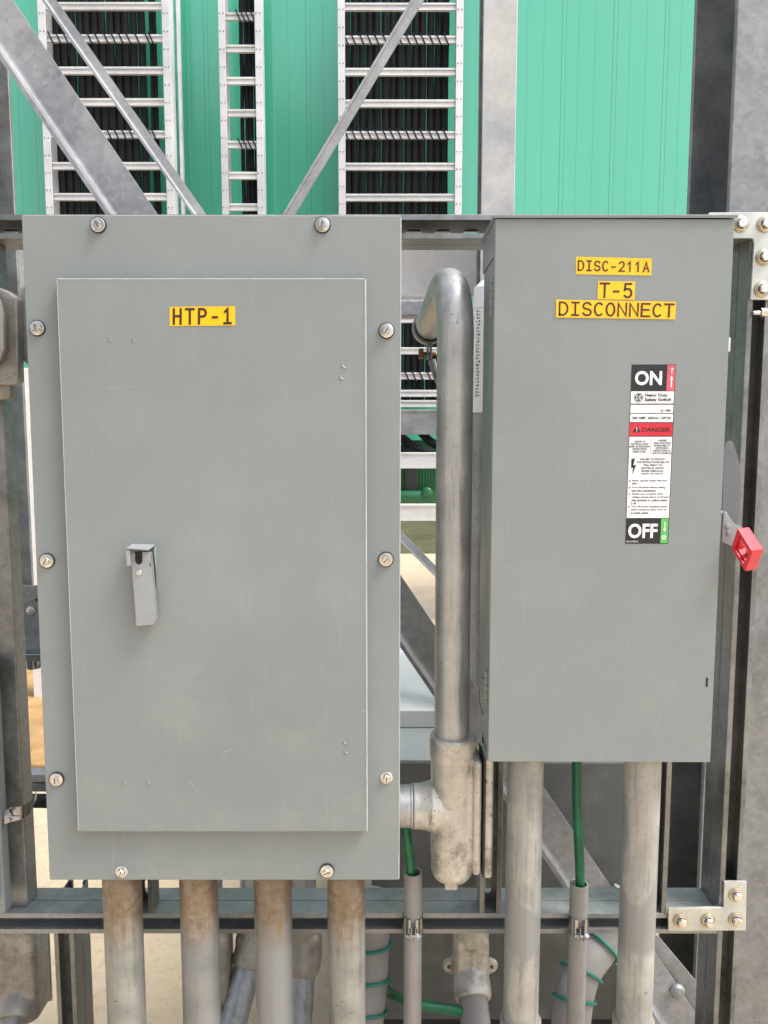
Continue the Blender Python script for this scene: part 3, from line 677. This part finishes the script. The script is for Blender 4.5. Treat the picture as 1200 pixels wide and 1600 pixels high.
# safety sticker; u,v from the photo rows 570..849
m=MB(); q=[(987,569.5),(1056,569.5),(1044,849.5),(977,849.5)]; f=quadmap(q,YX-.0003)
V=lambda y: 1-(y-569.5)/280
rect(m,f,0,1,0,1,0,0)                                                   # black backing
rect(m,f,.81,.985,V(610.5),V(570.5),3); rect(m,f,.01,.985,V(630.5),V(611.5),1); rect(m,f,.01,.985,V(645),V(632.5),1); rect(m,f,.01,.985,V(659.5),V(646.5),1)
rect(m,f,.01,.985,V(681),V(661),2); rect(m,f,.01,.985,V(809.2),V(682.5),1); rect(m,f,.815,.985,V(848.5),V(810.2),4)
write(m,f,'ON',.085,.70,V(602),V(579.5),1,bold=.03); write(m,f,'OFF',.055,.74,V(841),V(818),1,bold=.03)
poly(m,f,[(.905,V(605)),(.93,V(605)),(.93,V(593)),(.955,V(593)),(.918,V(587)),(.88,V(593)),(.905,V(593))],1)
rect(m,f,.905,.925,V(583.5),V(575.5),1,.0006); rect(m,f,.905,.955,V(577),V(575.5),1,.0007)
poly(m,f,[(.89,V(815.5)),(.915,V(815.5)),(.915,V(826)),(.94,V(826)),(.903,V(832)),(.865,V(826)),(.89,V(826))],1)
an=[R(a*15) for a in range(24)]
cx,cy=.895,839.5
m.add([f(cx+.05*math.cos(a),V(cy-3.4*math.sin(a)),.0006) for a in an]+[f(cx+.025*math.cos(a),V(cy-1.7*math.sin(a)),.0006) for a in an],[[i,(i+1)%24,24+(i+1)%24,24+i] for i in range(24)],1)
# round monogram: dark disc, white ring, curled strokes
cx,cy=.185,621.3
def disc(r0,r1,mi,dy):
    if r1==0: poly(m,f,[(cx+r0/68*math.cos(a),V(cy-r0*math.sin(a))) for a in an],mi,dy)
    else: m.add([f(cx+r0/68*math.cos(a),V(cy-r0*math.sin(a)),dy) for a in an]+[f(cx+r1/68*math.cos(a),V(cy-r1*math.sin(a)),dy) for a in an],[[i,(i+1)%24,24+(i+1)%24,24+i] for i in range(24)],mi)
disc(7.4,0,0,.0006); disc(6.7,6.1,1,.0008)
for k in range(4):
    a0=k*90+20; pts=[(cx+(5.6-.25*i)/68*math.cos(R(a0+i*11)),V(cy-(5.6-.25*i)*math.sin(R(a0+i*11)))) for i in range(6)]
    pts2=[(cx+(4.9-.35*i)/68*math.cos(R(a0+i*11)),V(cy-(4.9-.35*i)*math.sin(R(a0+i*11)))) for i in range(6)]
    m.add([f(*p,.0008) for p in pts]+[f(*p,.0008) for p in pts2],[[i,i+1,7+i,6+i] for i in range(5)],1)
write(m,f,'GE',cx-.052,cx+.052,V(cy+2.6),V(cy-2.6),1,.0009)
write(m,f,'Heavy Duty',.325,.845,V(621.2),V(614.6),0,bold=.03); write(m,f,'Safety Switch',.325,.93,V(628.6),V(621.4),0,bold=.03)
write(m,f,'by ABB',.70,.925,V(644),V(639.6),0,bold=.03); write(m,f,'200 AMP',.055,.365,V(655.2),V(650.9),0,bold=.03); write(m,f,'600VAC',.415,.68,V(655.2),V(650.9),0,bold=.03); write(m,f,'HP150',.72,.94,V(655.2),V(650.9),0,bold=.03)
poly(m,f,[(.075,V(675.5)),(.265,V(675.5)),(.17,V(664.5))],0); rect(m,f,.162,.178,V(671.5),V(667.5),1,.0009); rect(m,f,.162,.178,V(674.2),V(672.6),1,.0009)
write(m,f,'DANGER',.29,.935,V(674.8),V(667.8),0,bold=.02)
rect(m,f,.505,.513,V(709),V(685),0,.0006)
def line(s,u0,u1,y0,y1): write(m,f,s,u0,u1,V(y1),V(y0),0,bold=.03)
for s,u0,u1,y in (('HAZARD OF',.13,.38,688.2),('ELECTRICAL SHOCK',.05,.46,692.2),('BURN OR EXPLOSION',.02,.48,696.2),('INSTRUCTIONS',.09,.42,700.2),('INSIDE COVER.',.10,.40,704.2),
    ('DANGER',.68,.87,686.6),("D'ELECTROCUTION",.57,.96,690.6),('DE BRULURES OU',.58,.95,694.6),("D'EXPLOSION",.62,.91,698.6),('INSTRUCTIONS AU',.57,.96,702.6),('DOS DU COUVERCLE',.545,.98,706.6),
    ('FAILURE TO FOLLOW',.27,.85,716),('THE INSTRUCTIONS BELOW',.19,.95,720.6),('WILL RESULT IN',.35,.78,725.2),('ELECTRICAL SHOCK',.30,.83,729.8),('SEVERE PERSONAL',.31,.82,734.4),('INJURY OR DEATH.',.31,.83,739)):
    line(s,u0,u1,y,y+3.1)
poly(m,f,[(.07,V(717.5)),(.155,V(715.5)),(.125,V(727)),(.19,V(726)),(.105,V(742)),(.115,V(730.5)),(.075,V(731.5))],0)
for s,u1,y,bl in (('Never operate switch with door',.93,749.5,1),('open.',.235,754.3,0),('Turn off switch before making',.88,760,1),('load side connections.',.67,764.8,0),('Always use a properly rated',.83,770.2,1),('voltage sensing device at all load',.96,775,0),('side terminals to confirm switch',.94,779.8,0),('is off.',.225,784.6,0),('Turn off power supplying switch',.94,790,1),('before doing any other work on',.93,794.8,0),('or inside switch.',.52,799.6,0)):
    write(m,f,s,.105,u1,V(y+3.6),V(y),0,bold=.028)
    if bl: poly(m,f,[(.055+.018*math.cos(a),V(y+1.9-1.2*math.sin(a))) for a in an],0)
write(m,f,'NP11700012',.03,.30,V(847.5),V(844.8),1)
for i in range(14):                                                     # scuffs on the worn top edge
    u=random.uniform(.72,.97); y=random.uniform(571,606) if u<.82 else random.uniform(571,584); s=random.uniform(.004,.012)
    poly(m,f,[(u-s,V(y)),(u+s,V(y+random.uniform(-.6,.6))),(u+s*.6,V(y+1.3)),(u-s*.7,V(y+.9))],5,.0011)
m.build('safety_sticker',[PBLACK,PWHITE,PRED,PPINK,PGREEN,plain('print_scuff',(.12,.11,.115),.6)],ddoor)
# operating handle: curved guard plate on the right side, bent arm and red loop grip
m=MB(); Yh=1.262
ol=[(1131,700),(1135,692),(1140,688.5),(1145,690),(1149,701),(1153,712),(1156.5,728),(1158.5,752),(1158.3,778),(1156,804),(1152,822),(1147,838),(1128,800)]
m.prism([W(x,y,Yh) for x,y in ol],(.0,.0035,0),bev=.0012); m.box(xd1-.003,xd1+.02,Yh+.004,Yh+.05,Z(800,Yh),Z(715,Yh),.004); hnd=m.build('handle_plate',plain('handle_plate_paint',(.15,.16,.175),.4,.1,.06),db)
m=MB(); Ya=1.235
ol=[(1131,797),(1136,802),(1145,815),(1149,819),(1158,823),(1166,828),(1160,848),(1148,856),(1138,851),(1128,846)]
m.prism([W(x,y,Ya) for x,y in ol],(0,.003,0),bev=.001); m.box(xd1-.004,X(1138,830,Ya),Ya+.0035,Ya+.028,Z(846,Ya),Z(800,Ya),.003)
m.lathe(W(1137,822,Ya),(0,-1,0),[(.005,-.001),(.004,.002),(.0001,.0025)],12); m.lathe(W(1138,832,Ya),(0,-1,0),[(.004,-.001),(.003,.0018),(.0001,.002)],12); m.build('handle_arm',HANDLE_GREY,db)
Yr=1.185; px=Yr/F_PX
A=W(1151.5,825,Yr); U=W(1175,862,Yr-.026)-A; Vv=W(1141.5,857,Yr+.034)-A; E=W(1170.5,822.5,Yr+.010)-A
def ring_handle():
    b_=bmesh.new(); 
    def pt(s,t,e): return A+U*s+Vv*t+E*e
    o=[(0,0),(1,0),(1,1),(0,1)]; i1=[(.17,.17),(.83,.17),(.83,.83),(.17,.83)]
    vs={}
    for nm,ps in (('o',o),('i',i1)):
        for k,(s,t) in enumerate(ps):
            for e in (0,1): vs[nm,k,e]=b_.verts.new(pt(s,t,e))
    for k in range(4):
        j=(k+1)%4
        b_.faces.new((vs['o',k,0],vs['o',j,0],vs['i',j,0],vs['i',k,0])); b_.faces.new((vs['o',k,1],vs['i',k,1],vs['i',j,1],vs['o',j,1]))
        b_.faces.new((vs['o',k,0],vs['o',k,1],vs['o',j,1],vs['o',j,0])); b_.faces.new((vs['i',k,0],vs['i',j,0],vs['i',j,1],vs['i',k,1]))
    bmesh.ops.recalc_face_normals(b_,faces=b_.faces[:]); bmesh.ops.bevel(b_,geom=b_.edges[:],offset=.0022,segments=3,affect='EDGES',profile=.5)
    return b_
m=MB(); m.bm(ring_handle())
def frame2(s0,s1,e0,e1):                                                # inner step of the grip
    c=[(s0,s0),(s1,s0),(s1,s1),(s0,s1)]; n=.045; ci=[(s0+n,s0+n),(s1-n,s0+n),(s1-n,s1-n),(s0+n,s1-n)]
    P=lambda s,t,e: A+U*s+Vv*t+E*e
    for k in range(4):
        j=(k+1)%4
        m.add([P(*c[k],e0),P(*c[j],e0),P(*ci[j],e0),P(*ci[k],e0),P(*c[k],e1),P(*c[j],e1),P(*ci[j],e1),P(*ci[k],e1)],[[0,1,2,3],[4,7,6,5],[3,2,6,7],[0,4,5,1]])
frame2(.172,.828,.22,.8)
gr=m.build('grip',RED,db)
m=MB(); P=lambda s,t,e: A+U*s+Vv*t+E*e
m.add([P(.45,.25,.55),P(.62,.25,.55),P(.62,.8,.55),P(.45,.8,.55),P(.45,.25,.7),P(.62,.25,.7),P(.62,.8,.7),P(.45,.8,.7)],[[0,1,2,3],[4,7,6,5],[0,4,5,1],[1,5,6,2],[2,6,7,3],[3,7,4,0]]); m.build('grip_core',BOLT,gr)

# ------------------------------------------------------------------ conduits
def locknut(m,c,r,mi=1): m.lathe(c,(0,0,-1),[(r*.9,0),(r*1.12,.0005),(r*1.12,.004),(r*.98,.006)],24,mi)
def vconduit(px,py,Y,r,zt,zb,mat,label,cat='conduit',grp='conduits below the large panel'):
    x=X(px,py,Y); m=MB(); m.tube([(x,Y,zt),(x,Y,zt-.004),(x,Y,zb)],r,36,True)
    m.box(x-.0004,x+.0004,Y-r-.0002,Y-r+.001,zb,zt-.05)                # weld seam
    o=m.build('conduit',mat,origin=(x,Y,zt)); return tag(o,label,cat,grp)
CON=[]
for px,lab in ((191.5,'leftmost of four rusty-topped conduits under the large panel'),(311,'second conduit from the left under the large panel, half sprayed dull grey'),(426.5,'third conduit from the left under the large panel, pale with a tag print'),(541,'rightmost of the four conduits under the large panel, with grey blotches')):
    CON.append(vconduit(px,1400,1.265,.0328,zp0+.006,0,PIPES if px==311 else PIPER,lab))
k=CON[2]; m=MB(); x_=k.location.x; zt_=k.location.z
for i in range(6):
    a0,a1=R(-58+i*3.2),R(-58+(i+1)*3.2); q=lambda a,z_,r_=.0331: (x_+r_*math.sin(a),1.265-r_*math.cos(a),z_)
    m.add([q(a0,zt_-.046),q(a1,zt_-.046),q(a1,zt_-.018),q(a0,zt_-.018)],[[0,1,2,3]],0)
    for j in range(6): m.add([q(a0,zt_-.044+j*.004,.0333),q(a1,zt_-.044+j*.004,.0333),q(a1,zt_-.0425+j*.004,.0333),q(a0,zt_-.0425+j*.004,.0333)],[[0,1,2,3]],1)
m.build('pipe_tag',[plain('faded_tag',(.30,.24,.15),.6),INK],k)
for px,lab in ((821,'left of two pale conduits under the disconnect box'),(1004,'right of two pale conduits under the disconnect box')):
    o=vconduit(px,1200,1.255,.0305,zd0+.004,0,PIPEL,lab,grp='conduits below the disconnect box')
    x=X(px,1200,1.255)
    m=MB(); locknut(m,(x,1.255,zd0-.0004),.0305,0); k=m.build('locknut',RUST,o)
    m=MB(); zc=Z(1590,1.255); m.lathe((x,1.255,zc-.08),(0,0,1),[(.031,.08),(.036,.078),(.036,0),(.031,-.002)],32); m.build('coupling',CASTD,o)
# gooseneck
Yg=1.29; xg=X(708,900,Yg); zgt=Z(415,Yg)+.001
end=Vector((.094,1.63,zgt-.055)); rg=.0302
path=[(xg,Yg,Z(1150,Yg)-.02)]+bend((xg,Yg,Z(1100,Yg)),(xg,Yg,zgt),end,.098,14)
m=MB(); m.tube(path,rg,40); gn=tag(m.build('gooseneck_conduit',PIPE,origin=(xg,Yg,Z(1150,Yg))),'steel conduit bent over like a gooseneck between the two boxes','conduit')
# clamp at its far end
cl=empty('pipe_clamp',end,'strut clamp with a rusty bolt round the far end of the gooseneck conduit','clamp')
m=MB(); c=end-Vector((0,.02,0)); dirn=Vector((-.06,1,0)).normalized()
m.lathe(c,dirn,[(.0306,0),(.0345,0),(.0345,.03),(.0306,.03),(.0306,0)],32); m.box(c.x-.005,c.x-.0015,c.y,c.y+.03,c.z-.065,c.z-.032,.0006); m.box(c.x+.0015,c.x+.005,c.y,c.y+.03,c.z-.065,c.z-.032,.0006); m.build('band',GALVD,cl)
m=MB(); m.cyl(c+Vector((-.018,.015,-.054)),c+Vector((.014,.015,-.054)),.004,12); m.cyl(c+Vector((-.022,.015,-.054)),c+Vector((-.012,.015,-.054)),.011,6); m.build('bolt',RUST,cl)
m=MB(); m.tube([c+Vector((.006,.02,-.066)),c+Vector((.016,.025,-.10)),c+Vector((.035,.03,-.135)),c+Vector((.06,.03,-.165))],.008,10); tag(m.build('grey_cord',GALVD),'short grey cord curving down from the gooseneck clamp','cord')
m=MB(); Y=1.75; m.box(X(560,481,Y),X(690,481,Y),Y,Y+.041,Z(495,Y),Z(467.5,Y),.006); m.box(X(560,481,Y),X(690,481,Y),Y+.012,Y+.05,Z(467,Y),Z(467,Y)+.006)
tag(m.build('cross_rail',GALV),'blue-grey level rail behind the bend of the gooseneck conduit','rail')
# white marked pipe
Y=1.9; xw=X(763,540,Y); m=MB(); zt=Z(437,Y); m.lathe((xw,Y,0),(0,0,1),[(0,zt),(.02,zt-.003),(.036,zt-.02),(.038,zt-.05),(.038,Z(483,Y)),(.036,Z(483.5,Y)),(.036,Z(484.5,Y)),(.038,Z(485,Y)),(.038,Z(645,Y)),(.026,Z(646,Y))],32)
m.cyl((xw,Y,Z(646,Y)),(xw,Y,0),.0365,24,2)
for i in range(26):
    z_=Z(490+i*5.2,Y); an=R(200+random.uniform(0,7)); 
    for k in range(2):
        a0=R(214+k*9+random.uniform(-2,2)); a1=a0+R(random.uniform(3,7))
        m.add([(xw+.0383*math.cos(a0),Y+.0383*math.sin(a0),z_),(xw+.0383*math.cos(a1),Y+.0383*math.sin(a1),z_),(xw+.0383*math.cos(a1),Y+.0383*math.sin(a1),z_+random.choice((.0015,.005))),(xw+.0383*math.cos(a0),Y+.0383*math.sin(a0),z_+.004)],[[0,1,2,3]],1)
tag(m.build('white_pipe',[WHITEP,PBLACK,GALVD]),'white round-topped pipe with tiny print behind the gooseneck conduit','pipe')
# tee conduit body
Yt=1.29; xt=X(707,1260,Yt)
tb=empty('conduit_fitting',(xt,Yt,Z(1400,Yt)),'cast tee conduit body under the gooseneck, joined to the large panel','conduit fitting')
m=MB(); z_=lambda y: Z(y,Yt)
m.lathe((xt,Yt,0),(0,0,1),[(.0001,z_(1368)),(.031,z_(1368)),(.0365,z_(1359)),(.0375,z_(1330)),(.0385,z_(1186)),(.0405,z_(1180)),(.0408,z_(1152)),(.0385,z_(1147)),(.0001,z_(1148))],40)
zh=(z_(1222)+z_(1296))/2
m.lathe((xt,Yt,zh),(-1,0,0),[(.0001,0),(.037,.0),(.038,.02),(.0445,.036),(.041,.046),(.0385,.058),(.0385,X(645,1260,Yt)*-1+xt),(.0001,xt-X(645,1260,Yt))],40)
m.box(xt,X(748,1270,Yt),Yt-.03,Yt+.03,z_(1345),z_(1190),.02,4); m.box(X(735,1270,Yt),X(749,1270,Yt),Yt-.037,Yt+.037,z_(1352),z_(1176),.012,4)
body=cast(m.build('body',CAST,tb),.0016,3)
MB().box(X(750.5,1270,Yt),X(752.5,1270,Yt),Yt-.037,Yt+.037,z_(1353),z_(1174),.0008).build('gasket',RUBBER,tb)
MB().box(X(752.8,1270,Yt),X(766,1270,Yt),Yt-.038,Yt+.038,z_(1355),z_(1172),.006,3).build('cover',CAST,tb)
m=MB(); m.lathe((X(644.5,1260,Yt),Yt,zh),(-1,0,0),[(.0375,0),(.0375,.003),(.036,.0045),(.036,.03)],40); m.build('nipple',PIPE,tb)
m=MB(); m.lathe((xt-.002,Yt,z_(1368)),(0,0,-1),[(.0155,-.002),(.0155,.004),(.012,.0045)],24); m.box(xt-.0135,xt+.0095,Yt-.011,Yt+.011,z_(1386),z_(1373),.0025); m.build('drain_plug',CAST,tb)

# PVC stubs with green wires and clamps
def stub(px,topy,wire,lab,wlab,clab):
    Y=1.338; r=.0168; x=X(px,1450,Y); zt=Z(topy,Y)
    m=MB(); m.lathe((x,Y,0),(0,0,1),[(r*.8,zt-.25),(r*.8,zt-.0005),(r*.84,zt),(r*.97,zt),(r,zt-.001),(r,0)],32)
    tag(m.build('pvc_conduit',PVC,origin=(x,Y,zt)),lab,'conduit','grey plastic conduit stubs')
    m=MB(); m.tube(wire(x,Y,zt),.0086,14); tag(m.build('green_wire',GREENW),wlab,'wire','green earth wires')
    c=empty('pipe_clamp',(x,Y,Z(1452,Y)),clab,'clamp','strut clamps on the plastic conduits')
    zc=Z(1450,Y-.015); ro=r+.0006; h=.017; m=MB()
    prof=[]
    for s in (1,-1):
        arcp=[(x+s*ro*math.sin(R(a)),Y-ro*math.cos(R(a))) for a in range(14,130,8)]
        arco=[(x+s*(ro+.0018)*math.sin(R(a)),Y-(ro+.0018)*math.cos(R(a))) for a in range(14,130,8)]
        n=len(arcp)
        vs=[(a,b_,zc-h+(.004 if False else 0)) for a,b_ in arcp]+[(a,b_,zc-h) for a,b_ in arco]+[(a,b_,zc+h) for a,b_ in arcp]+[(a,b_,zc+h) for a,b_ in arco]
        fs=[]
        for i in range(n-1):
            fs+=[[i,i+1,n+i+1,n+i],[2*n+i,3*n+i,3*n+i+1,2*n+i+1],[n+i,n+i+1,3*n+i+1,3*n+i],[i,2*n+i,2*n+i+1,i+1]]
        fs+=[[0,n,3*n,2*n],[n-1,3*n-1,4*n-1,2*n-1]]
        m.add(vs,fs)
        xx=x+s*.0032; m.box(min(xx,xx+s*.0016),max(xx,xx+s*.0016),Y-ro-.015,Y-ro+.0008,zc-h,zc+h*.7,.0005)
    m.build('band',CHROME,c)
    m=MB(); m.cyl((x-.013,Y-ro-.009,zc-.008),(x+.014,Y-ro-.009,zc-.008),.003,12); m.cyl((x+.006,Y-ro-.009,zc-.008),(x+.011,Y-ro-.009,zc-.008),.0062,6); m.lathe((x-.0065,Y-ro-.009,zc-.008),(-1,0,0),[(.006,0),(.005,.003),(.0001,.004)],12); m.build('bolt',CHROME,c)
stub(645,1362,lambda x,Y,zt:[W(631,1262,1.32),W(633,1290,1.32),W(636.5,1315,1.325),W(640,1345,1.33),Vector((x-.004,Y,zt-.005)),Vector((x-.002,Y,zt-.06)),Vector((x,Y,zt-.2))],
 'grey plastic conduit stub between the panel and the tee fitting','green wire entering the plastic stub next to the large panel','shiny clamp on the plastic conduit left of the tee fitting')
stub(903,1380,lambda x,Y,zt:[W(901,1180,1.32),W(901,1215,1.32),W(901.5,1260,1.322),W(904,1310,1.327),W(906,1350,1.333),Vector((x+.002,Y,zt-.005)),Vector((x+.001,Y,zt-.06)),Vector((x,Y,zt-.2))],
 'grey plastic conduit stub between the two pale conduits','green wire hanging from the disconnect box into a plastic stub','shiny clamp on the plastic conduit under the disconnect box')

# ------------------------------------------------------------------ fittings and pipes low behind the rack
def lb(px,ytop,ybot,halfw,Y,pend,label,pr,mat=CASTD,pmat=PIPEB,ears=False,tilt=0):
    c=W(px,(ytop+ybot)/2,Y); hw=halfw/F_PX*Y*1.05; zt,zb=Z(ytop,Y),Z(ybot,Y)
    e=empty('conduit_fitting',(c.x,Y,zb),label,'conduit fitting','conduit bodies low behind the rack')
    zt=zt-.075 if ytop<1450 else zt; m=MB(); m.box(c.x-hw,c.x+hw,Y-hw*.9,Y+hw*.9,zb,zt,hw*.35,3); m.lathe((c.x,Y,zt-.02),(0,0,1),[(.0001,0),(pr*1.25,0),(pr*1.25,.05),(pr*1.15,.056),(.0001,.056)],32)
    hub0=Vector((c.x,Y-hw*.4,zb+.045)); d=(Vector(pend)-hub0).normalized()
    m.lathe(hub0,d,[(.0001,-.02),(pr*1.25,-.02),(pr*1.3,.03),(pr*1.22,.042),(.0001,.042)],32)
    if ears:
        for s in (-1,1): m.lathe((c.x+s*(hw+.005),Y+.004,Z(1508,Y)),(0,-1,0),[(.0001,0),(.0165,0),(.0165,.009),(.0001,.009)],24)
    cast(m.build('body',mat,e),.003,5)
    m=MB(); m.box(c.x-hw*.9,c.x+hw*.9,Y+hw*.92,Y+hw*1.12,zb-.01,zt+.01,.003); m.build('cover',mat,e)
    if ears:
        for s in (-1,1):
            m=MB(); m.lathe((c.x+s*(hw+.008),Y-.0055,Z(1508,Y)),(0,-1,0),[(.004,-.001),(.0035,.002),(.0001,.0025)],12); m.build('screw',RUST,e)
    m=MB(); m.cyl((c.x,Y,zt+.03),(c.x,Y,zt+.16),pr,28); m.build('riser',pmat,e)
    m=MB(); m.tube([hub0+d*.03,hub0+d*.2,Vector(pend)],pr,28); m.build('pipe',pmat,e)
    return e
lb(35,1385,1580,32,1.56,(X(-10,1700,1.4),1.40,Z(1720,1.40)),'weathered conduit body at the bottom left corner behind the rack',.030,CASTD,PIPEL)
lb(330,1400,1560,31,1.60,(X(330,1800,1.6),1.60,.0),'weathered conduit body half hidden behind the second panel conduit',.028,CASTD,PIPEB)
lb(398,1400,1500,28,1.64,(X(335,1690,1.5),1.50,Z(1700,1.50)),'conduit body with a pale pipe slanting left between the second and third panel conduits',.031,CASTD,PIPEB)
lb(473,1400,1510,29,1.62,(X(458,1700,1.5),1.50,Z(1720,1.50)),'conduit body with a blue-grey pipe just right of the third panel conduit',.031,CASTD,PIPEB)
lb(735,1400,1550,28,1.50,(X(752,1680,1.34),1.34,Z(1690,1.34)),'eared conduit body with an elbow below the tee fitting',.030,CAST,PIPEL,True)
# taped grey plastic elbows
def elbow(path,r,label,rings):
    e=empty('plastic_elbow',path[-1],label,'conduit','grey plastic elbows wrapped with teal straps')
    pts=[]; P=[Vector(p) for p in path]
    P2=[P[0]*2-P[1]]+P+[P[-1]*2-P[-2]]
    for i in range(1,len(P2)-2):
        for k in range(8):
            t=k/8; a,b_,c,d=P2[i-1],P2[i],P2[i+1],P2[i+2]
            pts.append(.5*((2*b_)+(-a+c)*t+(2*a-5*b_+4*c-d)*t*t+(-a+3*b_-3*c+d)*t**3))
    pts.append(P[-1])
    MB().tube(pts,r,28).build('tube',PVC,e)
    for q in rings:
        i=min(int(q*(len(pts)-1)),len(pts)-2); c=pts[i]; d=(pts[i+1]-pts[i]).normalized(); d=(d+Vector((.12,0,.1))).normalized(); u=d.orthogonal().normalized(); v=d.cross(u)
        ring=[c+(u*math.cos(R(a))+v*math.sin(R(a)))*(r+.004) for a in range(0,361,12)]
        MB().tube(ring,.0034,8,False).build('strap_ring',TEAL,e)
Y=1.52
elbow([W(583,1400,Y),W(582,1460,Y),W(579,1530,Y-.02),W(572,1600,Y-.05),W(566,1690,Y-.08)],.036,'grey plastic conduit with teal rings just right of the panel conduits',(.33,.52,.7))
elbow([W(985,1400,1.6),W(942,1470,1.58),W(908,1520,1.54),W(893,1590,1.50),W(890,1690,1.47)],.040,'curved grey plastic elbow with teal rings behind the stub under the disconnect box',(.3,.5,.68))
m=MB(); m.tube([W(560,1490,1.60),W(583,1512,1.585),W(597,1538,1.56),W(613,1555,1.5),W(640,1568,1.42),W(680,1574,1.42),W(720,1580,1.43),W(760,1600,1.45)],.0095,12); tag(m.build('green_wire',GREENW),'green wire running level near the ground behind the plastic stub','wire','green earth wires')
# gusset plate behind the foot of the big brace, and the brace's round bolt
m=MB(); m.prism([W(1000,1440,1.64),W(1030,1465,1.64),W(1100,1548,1.64),W(1118,1700,1.64),W(1000,1700,1.64)],(0,.008,0),bev=.001); tag(m.build('gusset_plate',GALVD),'dark steel gusset plate behind the foot of the big diagonal brace at the lower right','plate')
m=MB(); m.lathe(W(1058,1548,1.619),(0,-1,0),[(.017,-.001),(.017,.003),(.0165,.004),(.012,.009),(.0001,.011)],24); k=m.build('bolt',GALVD,big_brace)
# ------------------------------------------------------------------ left edge: conduit bodies, clamp, neighbour box
Yl=1.33
e=empty('conduit_fitting',W(5,600,Yl),'cast conduit body with a gasketed cover cut off by the left edge','conduit fitting')
m=MB(); m.prism([W(-70,450,Yl-.02),W(0,449,Yl-.02),W(14,456,Yl-.02),W(27,466,Yl-.02),W(29,595,Yl-.02),W(24,602,Yl-.02),W(-70,602,Yl-.02)],(0,.024,0),bev=.006)
m.box(X(-70,640,Yl),X(20,600,Yl),Yl-.01,Yl+.015,Z(625,Yl),Z(598,Yl),.006); m.build('body',CASTD,e)
m=MB(); m.prism([W(-70,452,Yl-.034),W(-12,452,Yl-.034),W(1,466,Yl-.034),W(8,492,Yl-.034),W(9,545,Yl-.034),W(3,565,Yl-.034),W(-8,576,Yl-.034),W(-70,577,Yl-.034)],(0,.002,0)); m.build('gasket',RUBBER,e)
m=MB(); m.prism([W(-70,453,Yl-.046),W(-14,453,Yl-.046),W(-2,467,Yl-.046),W(5,492,Yl-.046),W(6,545,Yl-.046),W(0,563,Yl-.046),W(-10,573,Yl-.046),W(-70,574,Yl-.046)],(0,.0115,0),bev=.003); m.build('cover',CASTD,e)
Y=1.335; e=empty('conduit_fitting',W(40,580,Y),'dark rounded conduit body tucked behind the upper left edge of the large panel','conduit fitting')
m=MB(); m.prism([W(25,462,Y),W(29,450,Y),W(40,444,Y),W(90,444,Y),W(90,575,Y),W(46,573,Y),W(34,563,Y),W(29,548,Y)],(0,.035,0),bev=.005); m.build('body',CASTD,e)
m=MB(); m.prism([W(31,466,Y-.003),W(35,455,Y-.003),W(44,450,Y-.003),W(90,450,Y-.003),W(90,569,Y-.003),W(48,567,Y-.003),W(38,558,Y-.003),W(34,546,Y-.003)],(0,.0025,0),bev=.0008); m.build('cover',GALVD,e)
e=empty('pipe_clamp',W(20,1290,1.36),'shiny bent strap with a bolt across the left post','clamp')
m=MB(); zc=Z(1283,1.36); pth=[W(4,1283,1.335),W(7,1269,1.33),W(15,1262,1.335),W(34,1260,1.345),W(46,1253,1.36),W(53,1243,1.37),W(57,1235,1.38)]
lo=[W(4,1296,1.335),W(7,1288,1.33),W(15,1285,1.335),W(34,1280,1.345),W(46,1272,1.36),W(52,1258,1.37),W(55,1250,1.38)]
n=len(pth); m.add(pth+lo+[p+Vector((.0005,.0022,0)) for p in pth]+[p+Vector((.0005,.0022,0)) for p in lo],[[i,i+1,n+i+1,n+i] for i in range(n-1)]+[[2*n+i,3*n+i,3*n+i+1,2*n+i+1] for i in range(n-1)]+[[i,2*n+i,2*n+i+1,i+1] for i in range(n-1)]+[[n+i,n+i+1,3*n+i+1,3*n+i] for i in range(n-1)]+[[0,n,3*n,2*n],[n-1,3*n-1,4*n-1,2*n-1]])
m.build('strap',CHROME,e)
m=MB(); m.cyl(W(14,1277,1.325),W(31,1277,1.325),.0035,10); m.cyl(W(13,1277,1.325),W(18,1277,1.325),.009,6); m.build('bolt',CHROME,e)
Yn=1.33; e=empty('neighbour_enclosure',W(-60,1430,Yn),'grey enclosure of which only a lower right corner shows at the left edge','electrical panel')
m=MB(); m.box(X(-400,1400,Yn),X(9,1428,Yn),Yn,YS-.004,Z(1428,Yn),Z(1040,Yn)-.001,.004); m.build('body',GREY,e)
m=MB(); m.box(X(-390,1400,Yn),X(1,1400,Yn),Yn-.008,Yn-.0005,Z(1400,Yn),Z(1060,Yn),.003); m.build('door',GREY,e)
